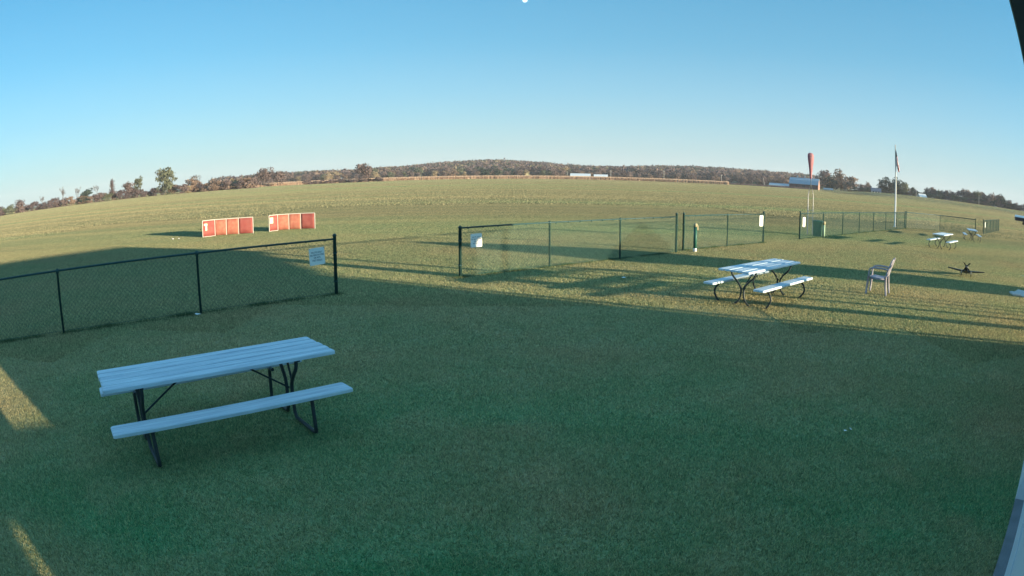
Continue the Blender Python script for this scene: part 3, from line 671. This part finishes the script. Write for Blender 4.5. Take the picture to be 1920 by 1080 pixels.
# ------------------------------------------------------------------ things at the far right
cv = thing('covered_trailer', (89, 77.3, 0), R(-40), 'white topped dark trailer cut by the right edge of the field', 'trailer')
q = MB(); q.bbox((0, 0, .95), (3.4, 1.5, .62), .12); q.build('body', M['navy'], cv)
q = MB(); q.lathe((0, 0, 0), [(.01, 0)]*1+[(.02, .01)], 6)
q = MB(); vs = []
for i in range(7):
    a = math.pi*i/6
    for x_ in (-1.75, 1.75): vs.append((x_*(1-.06*math.sin(a)), .8*math.cos(a), 1.27+.38*math.sin(a)))
q.add(vs, [(2*i, 2*i+1, 2*i+3, 2*i+2) for i in range(6)]+[tuple(range(0, 14, 2)), tuple(range(13, 0, -2))]); q.build('cover', M['glossywhite'], cv)
q = MB(); q.tube([(-1.2, -.4, 0), (-1.2, -.4, .66)], .04, 6); q.build('jack_leg', M['poleg'], cv)
for sy in (-1, 1): q = MB(); q.tube([(.5, sy*.7-.08, .3), (.5, sy*.7+.08, .3)], .3, 14); q.build('wheel', M['black'], cv)
q = MB(); q.bbox((0, 0, .025), (1.3, .9, .05), .05); o = q.build('stepping_slab', M['stone']); o.location = (15.15, 12.75, 0); o.rotation_euler = (0, 0, .5); tag(o, 'pale flat stone slab on the grass at the right edge', 'slab')
q = MB(); q.bbox((0, 0, .04), (.5, .35, .08), .04); o = q.build('stepping_slab', M['stone']); o.location = (14.55, 12.75, 0); o.rotation_euler = (0, 0, 1.1); tag(o, 'small pale stone lying left of the flat slab at the right edge', 'slab')

def blob(name, loc, size, m, label, cat, seed):
    r_ = random.Random(seed); q = MB(); n = 8; vs = []
    for i in range(5):
        t = math.pi*i/8
        for k in range(n): a = 2*math.pi*k/n; j = 1+r_.uniform(-.25, .25); vs.append((size[0]*math.cos(a)*math.cos(t)*j, size[1]*math.sin(a)*math.cos(t)*j, size[2]*math.sin(t)))
    q.add(vs, [(i*n+k, i*n+(k+1) % n, (i+1)*n+(k+1) % n, (i+1)*n+k) for i in range(4) for k in range(n)]); o = q.build(name, m, None, True); o.location = loc; o.rotation_euler.z = r_.uniform(0, 6)
    return tag(o, label, cat)
blob('field_stone', (-16.62, 27.6, 0), (.09, .06, .08), M['stone'], 'left of two small white stones on the field left of the screens', 'stone', 1)
blob('field_stone', (-16.3, 27.72, 0), (.08, .05, .06), M['stone'], 'right of two small white stones on the field left of the screens', 'stone', 2)
blob('field_stone', (-20.4, 27.2, 0), (.2, .06, .025), M['stone'], 'flat pale stone on the grass furthest left of the screens', 'stone', 3)
def scrap(loc, s, label, seed):
    r_ = random.Random(seed); q = MB(); vs = []
    for i in range(4):
        for j in range(3): vs.append(((i/3-.5)*s[0], (j/2-.5)*s[1]*(1-.5*abs(i/3-.5)), .028+.012*r_.random()))
    q.add(vs, [(i*3+j, (i+1)*3+j, (i+1)*3+j+1, i*3+j+1) for i in range(3) for j in range(2)]); o = q.build('paper_scrap', M['sign']); o.location = loc; o.rotation_euler.z = r_.uniform(0, 3)
    o.modifiers.new('thickness', 'SOLIDIFY').thickness = .002; tag(o, label, 'litter')
scrap((3.42, 5.33, .005), (.036, .03), 'left of two tiny white scraps on the shaded lawn at right', 1)
scrap((3.50, 5.35, .005), (.055, .016), 'right of two tiny white scraps on the shaded lawn at right', 5)
scrap((-6.07, 10.88, .005), (.14, .10), 'white scrap at the foot of the second left fence post', 3)
scrap((2.69, 15.2, .01), (.10, .09), 'pale scrap on the sunlit grass left of the second table', 4)

# ------------------------------------------------------------------ trees
def crown_mesh(name, H, W, n, leaf, lobes, m, seed, base=.28, up=1.0):
    r = np.random.default_rng(seed); L_ = []
    for k in range(lobes):
        zf = r.uniform(base+.1, .86); rad = W*.5*(1-abs(zf-.55)*.8); a = r.uniform(0, 6.28); d = rad*r.uniform(.15, .75)
        L_.append((d*np.cos(a), d*np.sin(a), zf*H, W*r.uniform(.16, .30), H*r.uniform(.10, .19)*up))
    P = []
    for k in range(n):
        cx_, cy_, cz, rx, rz_ = L_[r.integers(lobes)]; v = r.normal(size=3); v /= np.linalg.norm(v); q = r.uniform(.55, 1.08)
        P.append((cx_+v[0]*rx*q, cy_+v[1]*rx*q, max(.12*H, min(H, cz+v[2]*rz_*q))))
    P = np.array(P); P[:, 2] = .10*H+(P[:, 2]-P[:, 2].min())/(np.ptp(P[:, 2]))*H*.88 if base > 0 else (P[:, 2]-P[:, 2].min())/(np.ptp(P[:, 2]))*H*.95
    P[:, :2] *= W/np.ptp(P[:, 0])
    NN = P-P.mean(0); NN /= np.linalg.norm(NN, axis=1)[:, None]; NN += r.normal(size=(n, 3))*.8
    D1 = np.cross(NN, r.normal(size=(n, 3))); D1 /= np.linalg.norm(D1, axis=1)[:, None]; D2 = np.cross(NN, D1); D2 /= np.linalg.norm(D2, axis=1)[:, None]
    s = leaf*r.uniform(.5, 1.3, n)[:, None]
    V = np.stack([P-D1*s*.5-D2*s*.4, P+D1*s*.5-D2*s*.3, P+D2*s*.6], 1)
    return tri_mesh(name, V, m)
def branch_mesh(name, H, seed, levels=4, spread=.55, tw=.05, trunk=.035, minr=.012):
    r = random.Random(seed); q = MB()
    def go(p, d, ln, rad, lv):
        pts = [p]; dd = d
        for k in range(3):
            dd = (dd+Vector((r.uniform(-1, 1), r.uniform(-1, 1), r.uniform(-.3, .6)))*.14).normalized(); pts.append(pts[-1]+dd*ln/3)
        q.tube(pts, [rad, rad*.85, rad*.7, rad*.55], 4 if lv > 1 else 3, False)
        if lv == 0: return
        for k in range(r.choice((3, 4, 4, 5)) if lv > 1 else 5):
            s = r.uniform(.35, 1); base = pts[1].lerp(pts[3], s) if s > .3 else pts[1]
            nd = (dd+Vector((r.uniform(-1, 1), r.uniform(-1, 1), r.uniform(-.25, .75)))*spread*1.5).normalized()
            go(base, nd, ln*r.uniform(.5, .78), max(minr, rad*.5), lv-1)
    go(Vector((0, 0, 0)), Vector((0, 0, 1)), H*.42, H*trunk*.5, levels)
    return q
def trunk_mesh(H, seed, rad=.022):
    r = random.Random(seed); q = MB(); P = [Vector((0, 0, -.2))]
    for k in range(4): P.append(P[-1]+Vector((r.uniform(-.03, .03)*H, r.uniform(-.03, .03)*H, H*.17)))
    q.tube(P, [H*rad, H*rad*.8, H*rad*.65, H*rad*.5, H*rad*.3], 6)
    for k in range(4):
        a = r.uniform(0, 6.28); b = P[2+k % 3]; e = b+Vector((math.cos(a)*H*.16, math.sin(a)*H*.16, H*.2)); q.tube([b, b.lerp(e, .5)+Vector((0, 0, .02*H)), e], [H*rad*.4, H*rad*.3, H*rad*.12], 4, False)
    return q
CR = {}
def crown_var(kind, v, shape):
    k = (kind, v, shape)
    if k not in CR:
        H, W, n, lf, lb, bs = {'round': (1, .95, 1000, .085, 16, .12), 'bush': (1, 1.35, 900, .12, 14, -.1), 'tall': (1, .62, 700, .075, 12, .2)}[shape]
        CR[k] = crown_mesh(kind+'_crown', H, W, n, lf, lb, F[kind], hash((v, len(kind), shape == 'bush')) % 9973, bs)
    return CR[k]
TM = [trunk_mesh(1, s).mesh('trunk', M['bark'], True) for s in range(3)]
TW_ = [branch_mesh('twigs', 1, s, 4, .6, minr=.0035).mesh('twigs', M['bark']) for s in (3, 5, 8, 12)]
def tree(az, r, H, kind, shape, label, group=None, wf=1.0, name='tree', cat='tree', twig=False, z=None):
    x, y = pol(az, r); t = thing(name, (x, y, tz(x, y) if z is None else z), random.uniform(0, 6.28), label, cat, group); t.scale = (H*wf, H*wf, H)
    linkobj('trunk' if not twig else 'branches', TW_[random.randrange(4)] if twig else TM[random.randrange(3)], t)
    if kind: linkobj('crown', crown_var(kind, random.randrange(3), shape), t)
    return t
def htop(el, r, z=0): return CAMH+math.tan(R(el))*r-z
# left treeline ------------------------------------------------
hedge_k = ['mauve', 'purple', 'rust', 'mauve', 'olive', 'purple', 'purple']
for i in range(46):
    az = -50.5+i*.62+random.uniform(-.15, .15)
    if az > -23: break
    kd = random.choice(hedge_k) if az < -31 else random.choice(['rust', 'mauve', 'tan', 'purple'])
    el = np.interp(az, [-50, -46, -43, -40, -37.5, -34.8, -32, -29.5, -27, -25, -22], [.50, .52, .55, .45, .48, .55, .52, .45, .5, .6, .8])
    H = htop(el*random.uniform(.45, 1.08), 338); tree(az, 338+random.uniform(-5, 7), H, kd, 'bush', f'{dict(mauve="bare mauve", purple="dark purple brown", rust="rust brown", olive="dull green", tan="tan")[kd]} bush in the hedgerow along the left edge of the field', f'{kd} hedgerow bushes at left', 1.05, 'hedgerow_bush', 'bush')
for az, el, kd, sh, wf, tw, lb in [
    (-49.6, .62, 'mauve', 'round', .9, True, 'bare tree at the far left end of the hedgerow'),
    (-46.9, .78, 'purple', 'round', .9, True, 'bushy bare tree second from the left end of the hedgerow'),
    (-44.4, .80, 'mauve', 'round', .85, True, 'rounded bare tree third from the left end of the hedgerow'),
    (-42.2, 1.37, 'tan', 'tall', .75, True, 'tall thin pale bare tree at the left in the hedgerow'),
    (-40.6, 1.18, 'tan', 'round', .7, True, 'pale straggly bare tree right of the tall thin one'),
    (-39.6, .95, 'dark', 'round', 1.3, False, 'dark green bushy tree in the left hedgerow'),
    (-38.5, 1.29, 'tan', 'round', .75, True, 'bare spreading tree above the dark green bushes'),
    (-37.0, 1.50, 'purple', 'tall', .6, True, 'slim upright tree standing alone above the left hedgerow'),
    (-35.3, 1.15, 'mauve', 'round', .9, True, 'flat topped bare tree left of the green crowned tree'),
    (-34.3, 1.54, 'olive', 'tall', .8, False, 'green crowned tree above the hedgerow left of the largest one'),
    (-31.65, 2.02, 'olive', 'round', .95, True, 'largest open crowned tree in the left hedgerow'),
    (-28.8, 1.10, 'rust', 'round', 1.2, True, 'broad rust brown tree right of the largest hedgerow tree'),
    (-22.2, 1.42, 'mauve', 'round', 1.0, True, 'bare leaning tree where the left hedgerow meets the corn'),
    (-21.0, 1.10, 'mauve', 'round', 1.0, True, 'low bare tree just right of the leaning bare tree'),
    (-13.2, 1.30, 'mauve', 'round', 1.1, True, 'bare branched tree rising above the corn left of the hill')]:
    rr = 336+random.uniform(0, 6) if az < -23 else 400
    tree(az, rr, htop(el, rr), None if (tw and kd in ('mauve', 'tan') and az < -38) else kd, sh, lb, None, wf, 'bare_tree' if tw else 'leafy_tree', 'tree', tw)
# a light crown on the thin trees comes from their twigs; low purple scrub in front of the corn
for i in range(16):
    az = -18.4+i*.44; tree(az, 385+random.uniform(-4, 4), random.uniform(1.9, 3.0), random.choice(['purple', 'mauve']), 'bush', 'low purple brown scrub bush in front of the dry corn', 'low scrub before the corn', 1.6, 'scrub_bush', 'bush')
for i in range(10):
    az = -29+i*.62; tree(az, 345+random.uniform(-3, 3), random.uniform(1.2, 2.0), 'purple', 'bush', 'low dark scrub bush at the hedgerow foot where the corn begins', 'low scrub at the hedgerow end', 2.2, 'scrub_bush', 'bush')
# foot of the hill ------------------------------------------------
lab = dict(mauve='bare mauve', purple='purple brown', rust='rust brown', olive='olive green', tan='tan', dark='dark green')
for row, (rr, n, e0) in enumerate(((610, 84, .50), (650, 80, .72))):
    for i in range(n):
        az = -25+i*51.5/n+random.uniform(-.25, .25); kd = random.choice(['mauve', 'purple', 'rust', 'mauve', 'purple', 'tan', 'olive'] if az < 5 else ['mauve', 'purple', 'purple', 'rust', 'mauve'])
        top = np.interp(az, SKY_AZ, SKY_EL)
        el = min(e0*random.uniform(.75, 1.2), top*random.uniform(.8, 1.03)); r_ = rr+random.uniform(-14, 14); x, y = pol(az, r_); z = tz(x, y)
        tree(az, r_, htop(el, r_, z), kd, 'round', f'{lab[kd]} tree in the row along the foot of the wooded hill', f'{kd} trees at the foot of the hill', 1.15, 'hill_foot_tree', 'tree')
for az, el, kd in ((-6.0, .42, 'purple'), (-2.6, .78, 'dark'), (-1.6, .70, 'dark'), (-5.2, .62, 'rust')):
    tree(az, 560, htop(el, 560), kd, 'round', {(-6.0): 'rounded purple bush behind the corn below the hill', (-2.6): 'left half of the dark green tree pair below the hill top', (-1.6): 'right half of the dark green tree pair below the hill top', (-5.2): 'rounded golden brown tree behind the corn below the hill'}[az], None, 1.3, 'hill_foot_tree', 'tree')
# wooded hill behind: one mass
def wood():
    C = []; r = np.random.default_rng(5)
    for k in range(4200):
        az = r.uniform(-27, 31); rr = 660+r.random()**.8*420; x, y = pol(az, rr); C.append((x, y, tz(x, y), r.uniform(10, 14.5)))
    C = np.array(C); n = 46; NC = len(C)
    v = r.normal(size=(NC, n, 3)); v[..., 2] = np.abs(v[..., 2]); v /= np.linalg.norm(v, axis=2)[..., None]; v *= r.uniform(.8, 1.05, (NC, n, 1))
    P = C[:, None, :3]+v*np.stack([C[:, 3]*.60, C[:, 3]*.60, C[:, 3]*.52], 1)[:, None]; P[..., 2] += (C[:, 3]*.38)[:, None]
    NN = v/np.linalg.norm(v, axis=2)[..., None]+r.normal(size=P.shape)*.3; D1 = np.cross(NN, r.normal(size=P.shape)); D1 /= np.linalg.norm(D1, axis=2)[..., None]; D2 = np.cross(NN, D1); D2 /= np.linalg.norm(D2, axis=2)[..., None]
    s = r.uniform(1.4, 3.0, (NC, n, 1)); V = np.stack([P-D1*s*.6, P+D1*s*.6, P+D2*s], 2).reshape(-1, 3, 3)
    ks = ['mauve', 'purple', 'rust', 'olive', 'tan', 'dark']; mi = np.repeat(r.choice(6, NC, p=[.34, .34, .13, .09, .05, .05]), n)
    o = linkobj('hillside_wood', tri_mesh('hillside_wood', V, [F[k] for k in ks], mi)); tag(o, 'brown autumn wood covering the low hill beyond the field', 'wood', kind='stuff')
wood()
# right treeline --------------------------------------------------
for az, el, kd, sh, wf, rr, lb in [
    (28.35, 1.55, 'mauve', 'round', 1.0, 560, 'rounded mauve tree right behind the barn'),
    (29.9, 1.78, 'rust', 'round', .95, 545, 'tall rust tree right of the barn'),
    (29.1, 1.15, 'dark', 'round', 1.3, 535, 'dark green tree between the barn and the tall rust tree'),
    (30.8, 1.25, 'rust', 'bush', .95, 530, 'broad rust tree on the right slope of the barn grove'),
    (31.9, .62, 'mauve', 'round', 1.0, 545, 'small mauve tree at the right end of the barn grove'),
    (32.5, .85, 'rust', 'tall', .9, 560, 'slim rust tree left of the pale farmhouse'),
    (34.3, 1.45, 'dark', 'round', 1.15, 520, 'left part of the large dark green tree behind the flagpole'),
    (35.3, 1.50, 'dark', 'round', 1.15, 524, 'tallest middle part of the large dark green tree behind the flagpole'),
    (36.2, 1.12, 'olive', 'round', 1.1, 518, 'olive right part of the large dark tree behind the flagpole')]:
    x, y = pol(az, rr); tree(az, rr, htop(el, rr, tz(x, y)), kd, sh, lb, None, wf, 'farm_tree', 'tree')
RA = [33, 36.5, 38, 39.8, 41, 42.05, 43.5, 45, 46, 46.8, 47.6, 48.2, 49, 52]; RE = [.6, .75, .85, 1.0, .95, 1.2, 1.25, 1.3, 1.3, 1.3, .95, .7, .65, .9]
for i in range(62):
    az = 32.2+i*.31+random.uniform(-.1, .1)
    if abs(az-33.4) < .45 or abs(az-38) < .3: continue
    rr = 535+random.uniform(-8, 14); x, y = pol(az, rr); kd = random.choice(['purple', 'mauve', 'rust', 'purple', 'olive', 'dark'] if az < 46 else ['purple', 'mauve', 'dark'])
    tree(az, rr, htop(np.interp(az, RA, RE)*random.uniform(.72, 1.03), rr, tz(x, y)), kd, random.choice(['round', 'round', 'bush']), f'{lab[kd]} tree in the treeline along the right edge of the field', f'{kd} trees in the right treeline', .9, 'treeline_tree', 'tree')
for i in range(44):
    az = 31.3+i*.45; rr = 522; x, y = pol(az, rr); tree(az, rr, random.uniform(3.0, 5.5), random.choice(['purple', 'olive', 'dark']), 'bush', 'low dark bush at the foot of the right treeline', 'low bushes under the right treeline', 1.5, 'treeline_bush', 'bush')

# ------------------------------------------------------------------ dry corn
def corn():
    r = np.random.default_rng(9); n = 46000
    az = r.uniform(-27.5, 19.4, n); rr = 416+r.random(n)**1.5*38
    rr = np.where(az < -12.1, rr-6, rr)
    keep = ~((az > -12.15) & (az < -12.0)); az, rr = az[keep], rr[keep]; n = len(az)
    x = rr*np.sin(np.radians(az)); y = rr*np.cos(np.radians(az)); h = r.uniform(1.9, 2.5, n)
    a = r.uniform(0, 6.28, n); wd = r.uniform(.10, .3, n); z0 = np.zeros(n)
    V = np.stack([np.stack([x-np.cos(a)*wd, y-np.sin(a)*wd, z0], 1), np.stack([x+np.cos(a)*wd, y+np.sin(a)*wd, z0+.3], 1), np.stack([x+r.normal(0, .12, n), y+r.normal(0, .12, n), h], 1)], 1)
    a2 = a+1.2; V2 = np.stack([np.stack([x, y, z0+h*.35], 1), np.stack([x+np.cos(a2)*.45, y+np.sin(a2)*.45, z0+h*.75], 1), np.stack([x, y, h*.6], 1)], 1)
    tag(linkobj('dry_corn', tri_mesh('dry_corn', np.concatenate([V, V2]), M['corn'])), 'strip of tall dry tan corn along the far edge of the field', 'corn', kind='stuff')
corn()
def weeds():
    r = np.random.default_rng(4); n = 9000; az = r.uniform(19.2, 27, n); rr = 470+r.random(n)*50; x = rr*np.sin(np.radians(az)); y = rr*np.cos(np.radians(az)); h = r.uniform(.5, 1.3, n); a = r.uniform(0, 6.28, n)
    z = np.array([tz(p, q) for p, q in zip(x, y)])
    V = np.stack([np.stack([x-np.cos(a)*.4, y-np.sin(a)*.4, z], 1), np.stack([x+np.cos(a)*.4, y+np.sin(a)*.4, z], 1), np.stack([x, y, z+h], 1)], 1)
    tag(linkobj('rough_weeds', tri_mesh('rough_weeds', V, F['purple'])), 'dark rough weeds at the field edge left of the barn', 'weeds', kind='stuff')
weeds()

# ------------------------------------------------------------------ farm buildings and poles
def gable(m, Lx, Ly, h, rh, ov=.4):
    pass
def building(name, az, r, Lx, Ly, h, rh, rz, wall, roof, label, cat, gambrel=False, windows=(), zoff=0):
    x, y = pol(az, r); t = thing(name, (x, y, tz(x, y)+zoff), rz, label, cat)
    q = MB(); q.box((0, 0, h/2), (Lx, Ly, h)); q.build('wall', wall, t)
    pr = [(-Ly/2-.4, h-.15), (-Ly*.32, h+rh*.62), (0, h+rh), (Ly*.32, h+rh*.62), (Ly/2+.4, h-.15)] if gambrel else [(-Ly/2-.4, h-.15), (0, h+rh), (Ly/2+.4, h-.15)]
    q = MB(); n = len(pr); vs = [(a, b, c) for a in (-Lx/2-.3, Lx/2+.3) for b, c in pr]+[(a, b, c-.25) for a in (-Lx/2-.3, Lx/2+.3) for b, c in pr]
    fs = []
    for i in range(n-1): fs += [(i, i+1, n+i+1, n+i), (2*n+i, 3*n+i, 3*n+i+1, 2*n+i+1), (i, 2*n+i, 2*n+i+1, i+1), (n+i, n+i+1, 3*n+i+1, 3*n+i)]
    fs += [(0, n, 3*n, 2*n), (n-1, 3*n-1, 4*n-1, 2*n-1)]; q.add(vs, fs); rf_ = q.build('roof', roof, t)
    for s, mt in ((-1, wall), (1, M['barnfront'] if gambrel else wall)):
        q = MB(); ed = [(b*.93, c-.24) for b, c in pr]; X = s*(Lx/2+.02); vs = [(X, b, c) for b, c in ed]+[(X-s*.2, b, c) for b, c in ed]
        q.add(vs, [tuple(range(n)), tuple(range(2*n-1, n-1, -1))]+[(i, i+1, n+i+1, n+i) for i in range(n-1)]+[(n-1, 0, n, 2*n-1)]); q.build('gable', mt, t)
        if gambrel and s == 1: q = MB(); q.box((X+.06, 0, h/2), (.1, Ly-.2, h-.1)); q.build('front_wall', mt, t)
    for wx, wz, ww, wh in windows:
        q = MB(); q.box((wx, -Ly/2-.05, wz), (ww, .12, wh)); q.build('window', M['darkglass'], t)
    return t, rf_
brot = R(-28)
t, rf_ = building('barn', 26.45, 505, 24, 11, 4.2, 4.6, R(-35), M['barnwall'], M['barnroof'], 'large gambrel barn with blue grey roof behind the windsock', 'barn', True, ((-6, 2, 1.2, 1.2), (0, 1.8, 2.6, 3.2), (6, 2, 1.2, 1.2)), -.2)
for k in (-6, 0, 6): q = MB(); q.box((k, 0, 9.6), (.8, .8, 1.2)); q.box((k, 0, 10.3), (1.1, 1.1, .2)); q.build('roof_vent', M['barnroof'], t)
building('long_shed', 24.2, 520, 19, 8, 1.6, 1.6, R(-24), M['housewall'], M['barnroof'], 'long low pale shed left of the gambrel barn', 'shed')
building('farmhouse', 33.35, 505, 8.5, 7, 2.6, 2.4, R(-33), M['housewall'], M['houseroof'], 'pale farmhouse with grey roof left of the large dark tree', 'house', False, ((-2.4, 1.6, 1, 1.2), (0, 1.6, 1, 1.2), (2.4, 1.6, 1, 1.2)), -1.2)
building('cottage', 38.0, 512, 7, 6, 1.8, 2.2, R(-10), M['housewall'], M['glossywhite'], 'small cottage with bright white roof in the right treeline', 'house', False, ((-1.5, 1.2, .8, 1),), -1.3)
building('outbuilding', 28.7, 520, 8, 4, 1.3, .8, R(-28), M['housewall'], M['housewall'], 'low white outbuilding right of the barn', 'shed')
building('white_barn', 6.05, 560, 17, 12, 2.6, 1.9, R(-8), M['housewall'], M['glossywhite'], 'left of the two white roofed barns beyond the corn', 'barn')
building('white_barn', 7.85, 575, 12, 9, 2.4, 1.7, R(-8), M['housewall'], M['glossywhite'], 'right of the two white roofed barns beyond the corn', 'barn')
building('small_gable_barn', 1.38, 540, 4.4, 4.4, 1.8, 3.4, R(88), M['tan'], M['tan'], 'small tan steep gabled barn beyond the corn left of the white barns', 'barn')
for az, r_, el, lb in ((4.86, 545, .39, 'pale post left of the white barns beyond the corn'), (8.74, 560, .55, 'utility pole just right of the white barns beyond the corn'), (13.5, 560, .69, 'utility pole in the middle of the wooded hill foot'), (18.72, 560, .53, 'utility pole near the right end of the corn'),
                    (37.4, 505, .71, 'tall pale pole left of the white roofed cottage'), (44.09, 505, .79, 'pale pole in front of the right treeline'), (22.7, 500, .45, 'slanting pale pole left of the long shed')):
    x, y = pol(az, r_); z = tz(x, y); H = htop(el, r_, z); q = MB()
    if az == 22.7: q.tube([(0, 0, 0), (-1.2, 0, H)], .16, 6)
    else: q.tube([(0, 0, 0), (0, 0, H)], .17, 6)
    t = thing('utility_pole', (x, y, z), 0, lb, 'pole'); q.build('shaft', M['poleg'], t)
    if az in (8.74, 13.5, 18.72): q = MB(); q.box((0, -.2, H-.6), (2.0, .15, .15)); q.build('crossarm', M['poleg'], t)

# ------------------------------------------------------------------ moon
mm = bpy.data.materials.new('moonlit_rock'); mm.use_nodes = True; t_ = mm.node_tree; t_.nodes.clear()
o_ = t_.nodes.new('ShaderNodeOutputMaterial'); ad = t_.nodes.new('ShaderNodeAddShader'); tr_ = t_.nodes.new('ShaderNodeBsdfTransparent'); df = t_.nodes.new('ShaderNodeBsdfDiffuse'); df.inputs[0].default_value = (.28, .28, .26, 1)
t_.links.new(tr_.outputs[0], ad.inputs[0]); t_.links.new(df.outputs[0], ad.inputs[1]); t_.links.new(ad.outputs[0], o_.inputs[0])
q = MB(); q.lathe((0, 0, 0), [(19*math.sin(math.pi*k/12), -19*math.cos(math.pi*k/12)) for k in range(13)], 24)
x, y = pol(1.18, 5000*math.cos(R(16.05))); o = q.build('moon', mm, None, True); o.location = (x, y, 5000*math.sin(R(16.05))+CAMH); tag(o, 'small pale daytime moon at the top edge of the sky', 'moon')

# ------------------------------------------------------------------ thin evening haze
hm = bpy.data.materials.new('haze'); hm.use_nodes = True; t_ = hm.node_tree; t_.nodes.clear(); o_ = t_.nodes.new('ShaderNodeOutputMaterial'); pv = t_.nodes.new('ShaderNodeVolumePrincipled')
pv.inputs['Color'].default_value = (.88, .92, 1, 1); pv.inputs['Density'].default_value = .00017; t_.links.new(pv.outputs[0], o_.inputs['Volume'])
q = MB(); q.box((0, 600, 23), (3000, 2400, 48)); o = q.build('haze', hm); tag(o, kind='stuff')
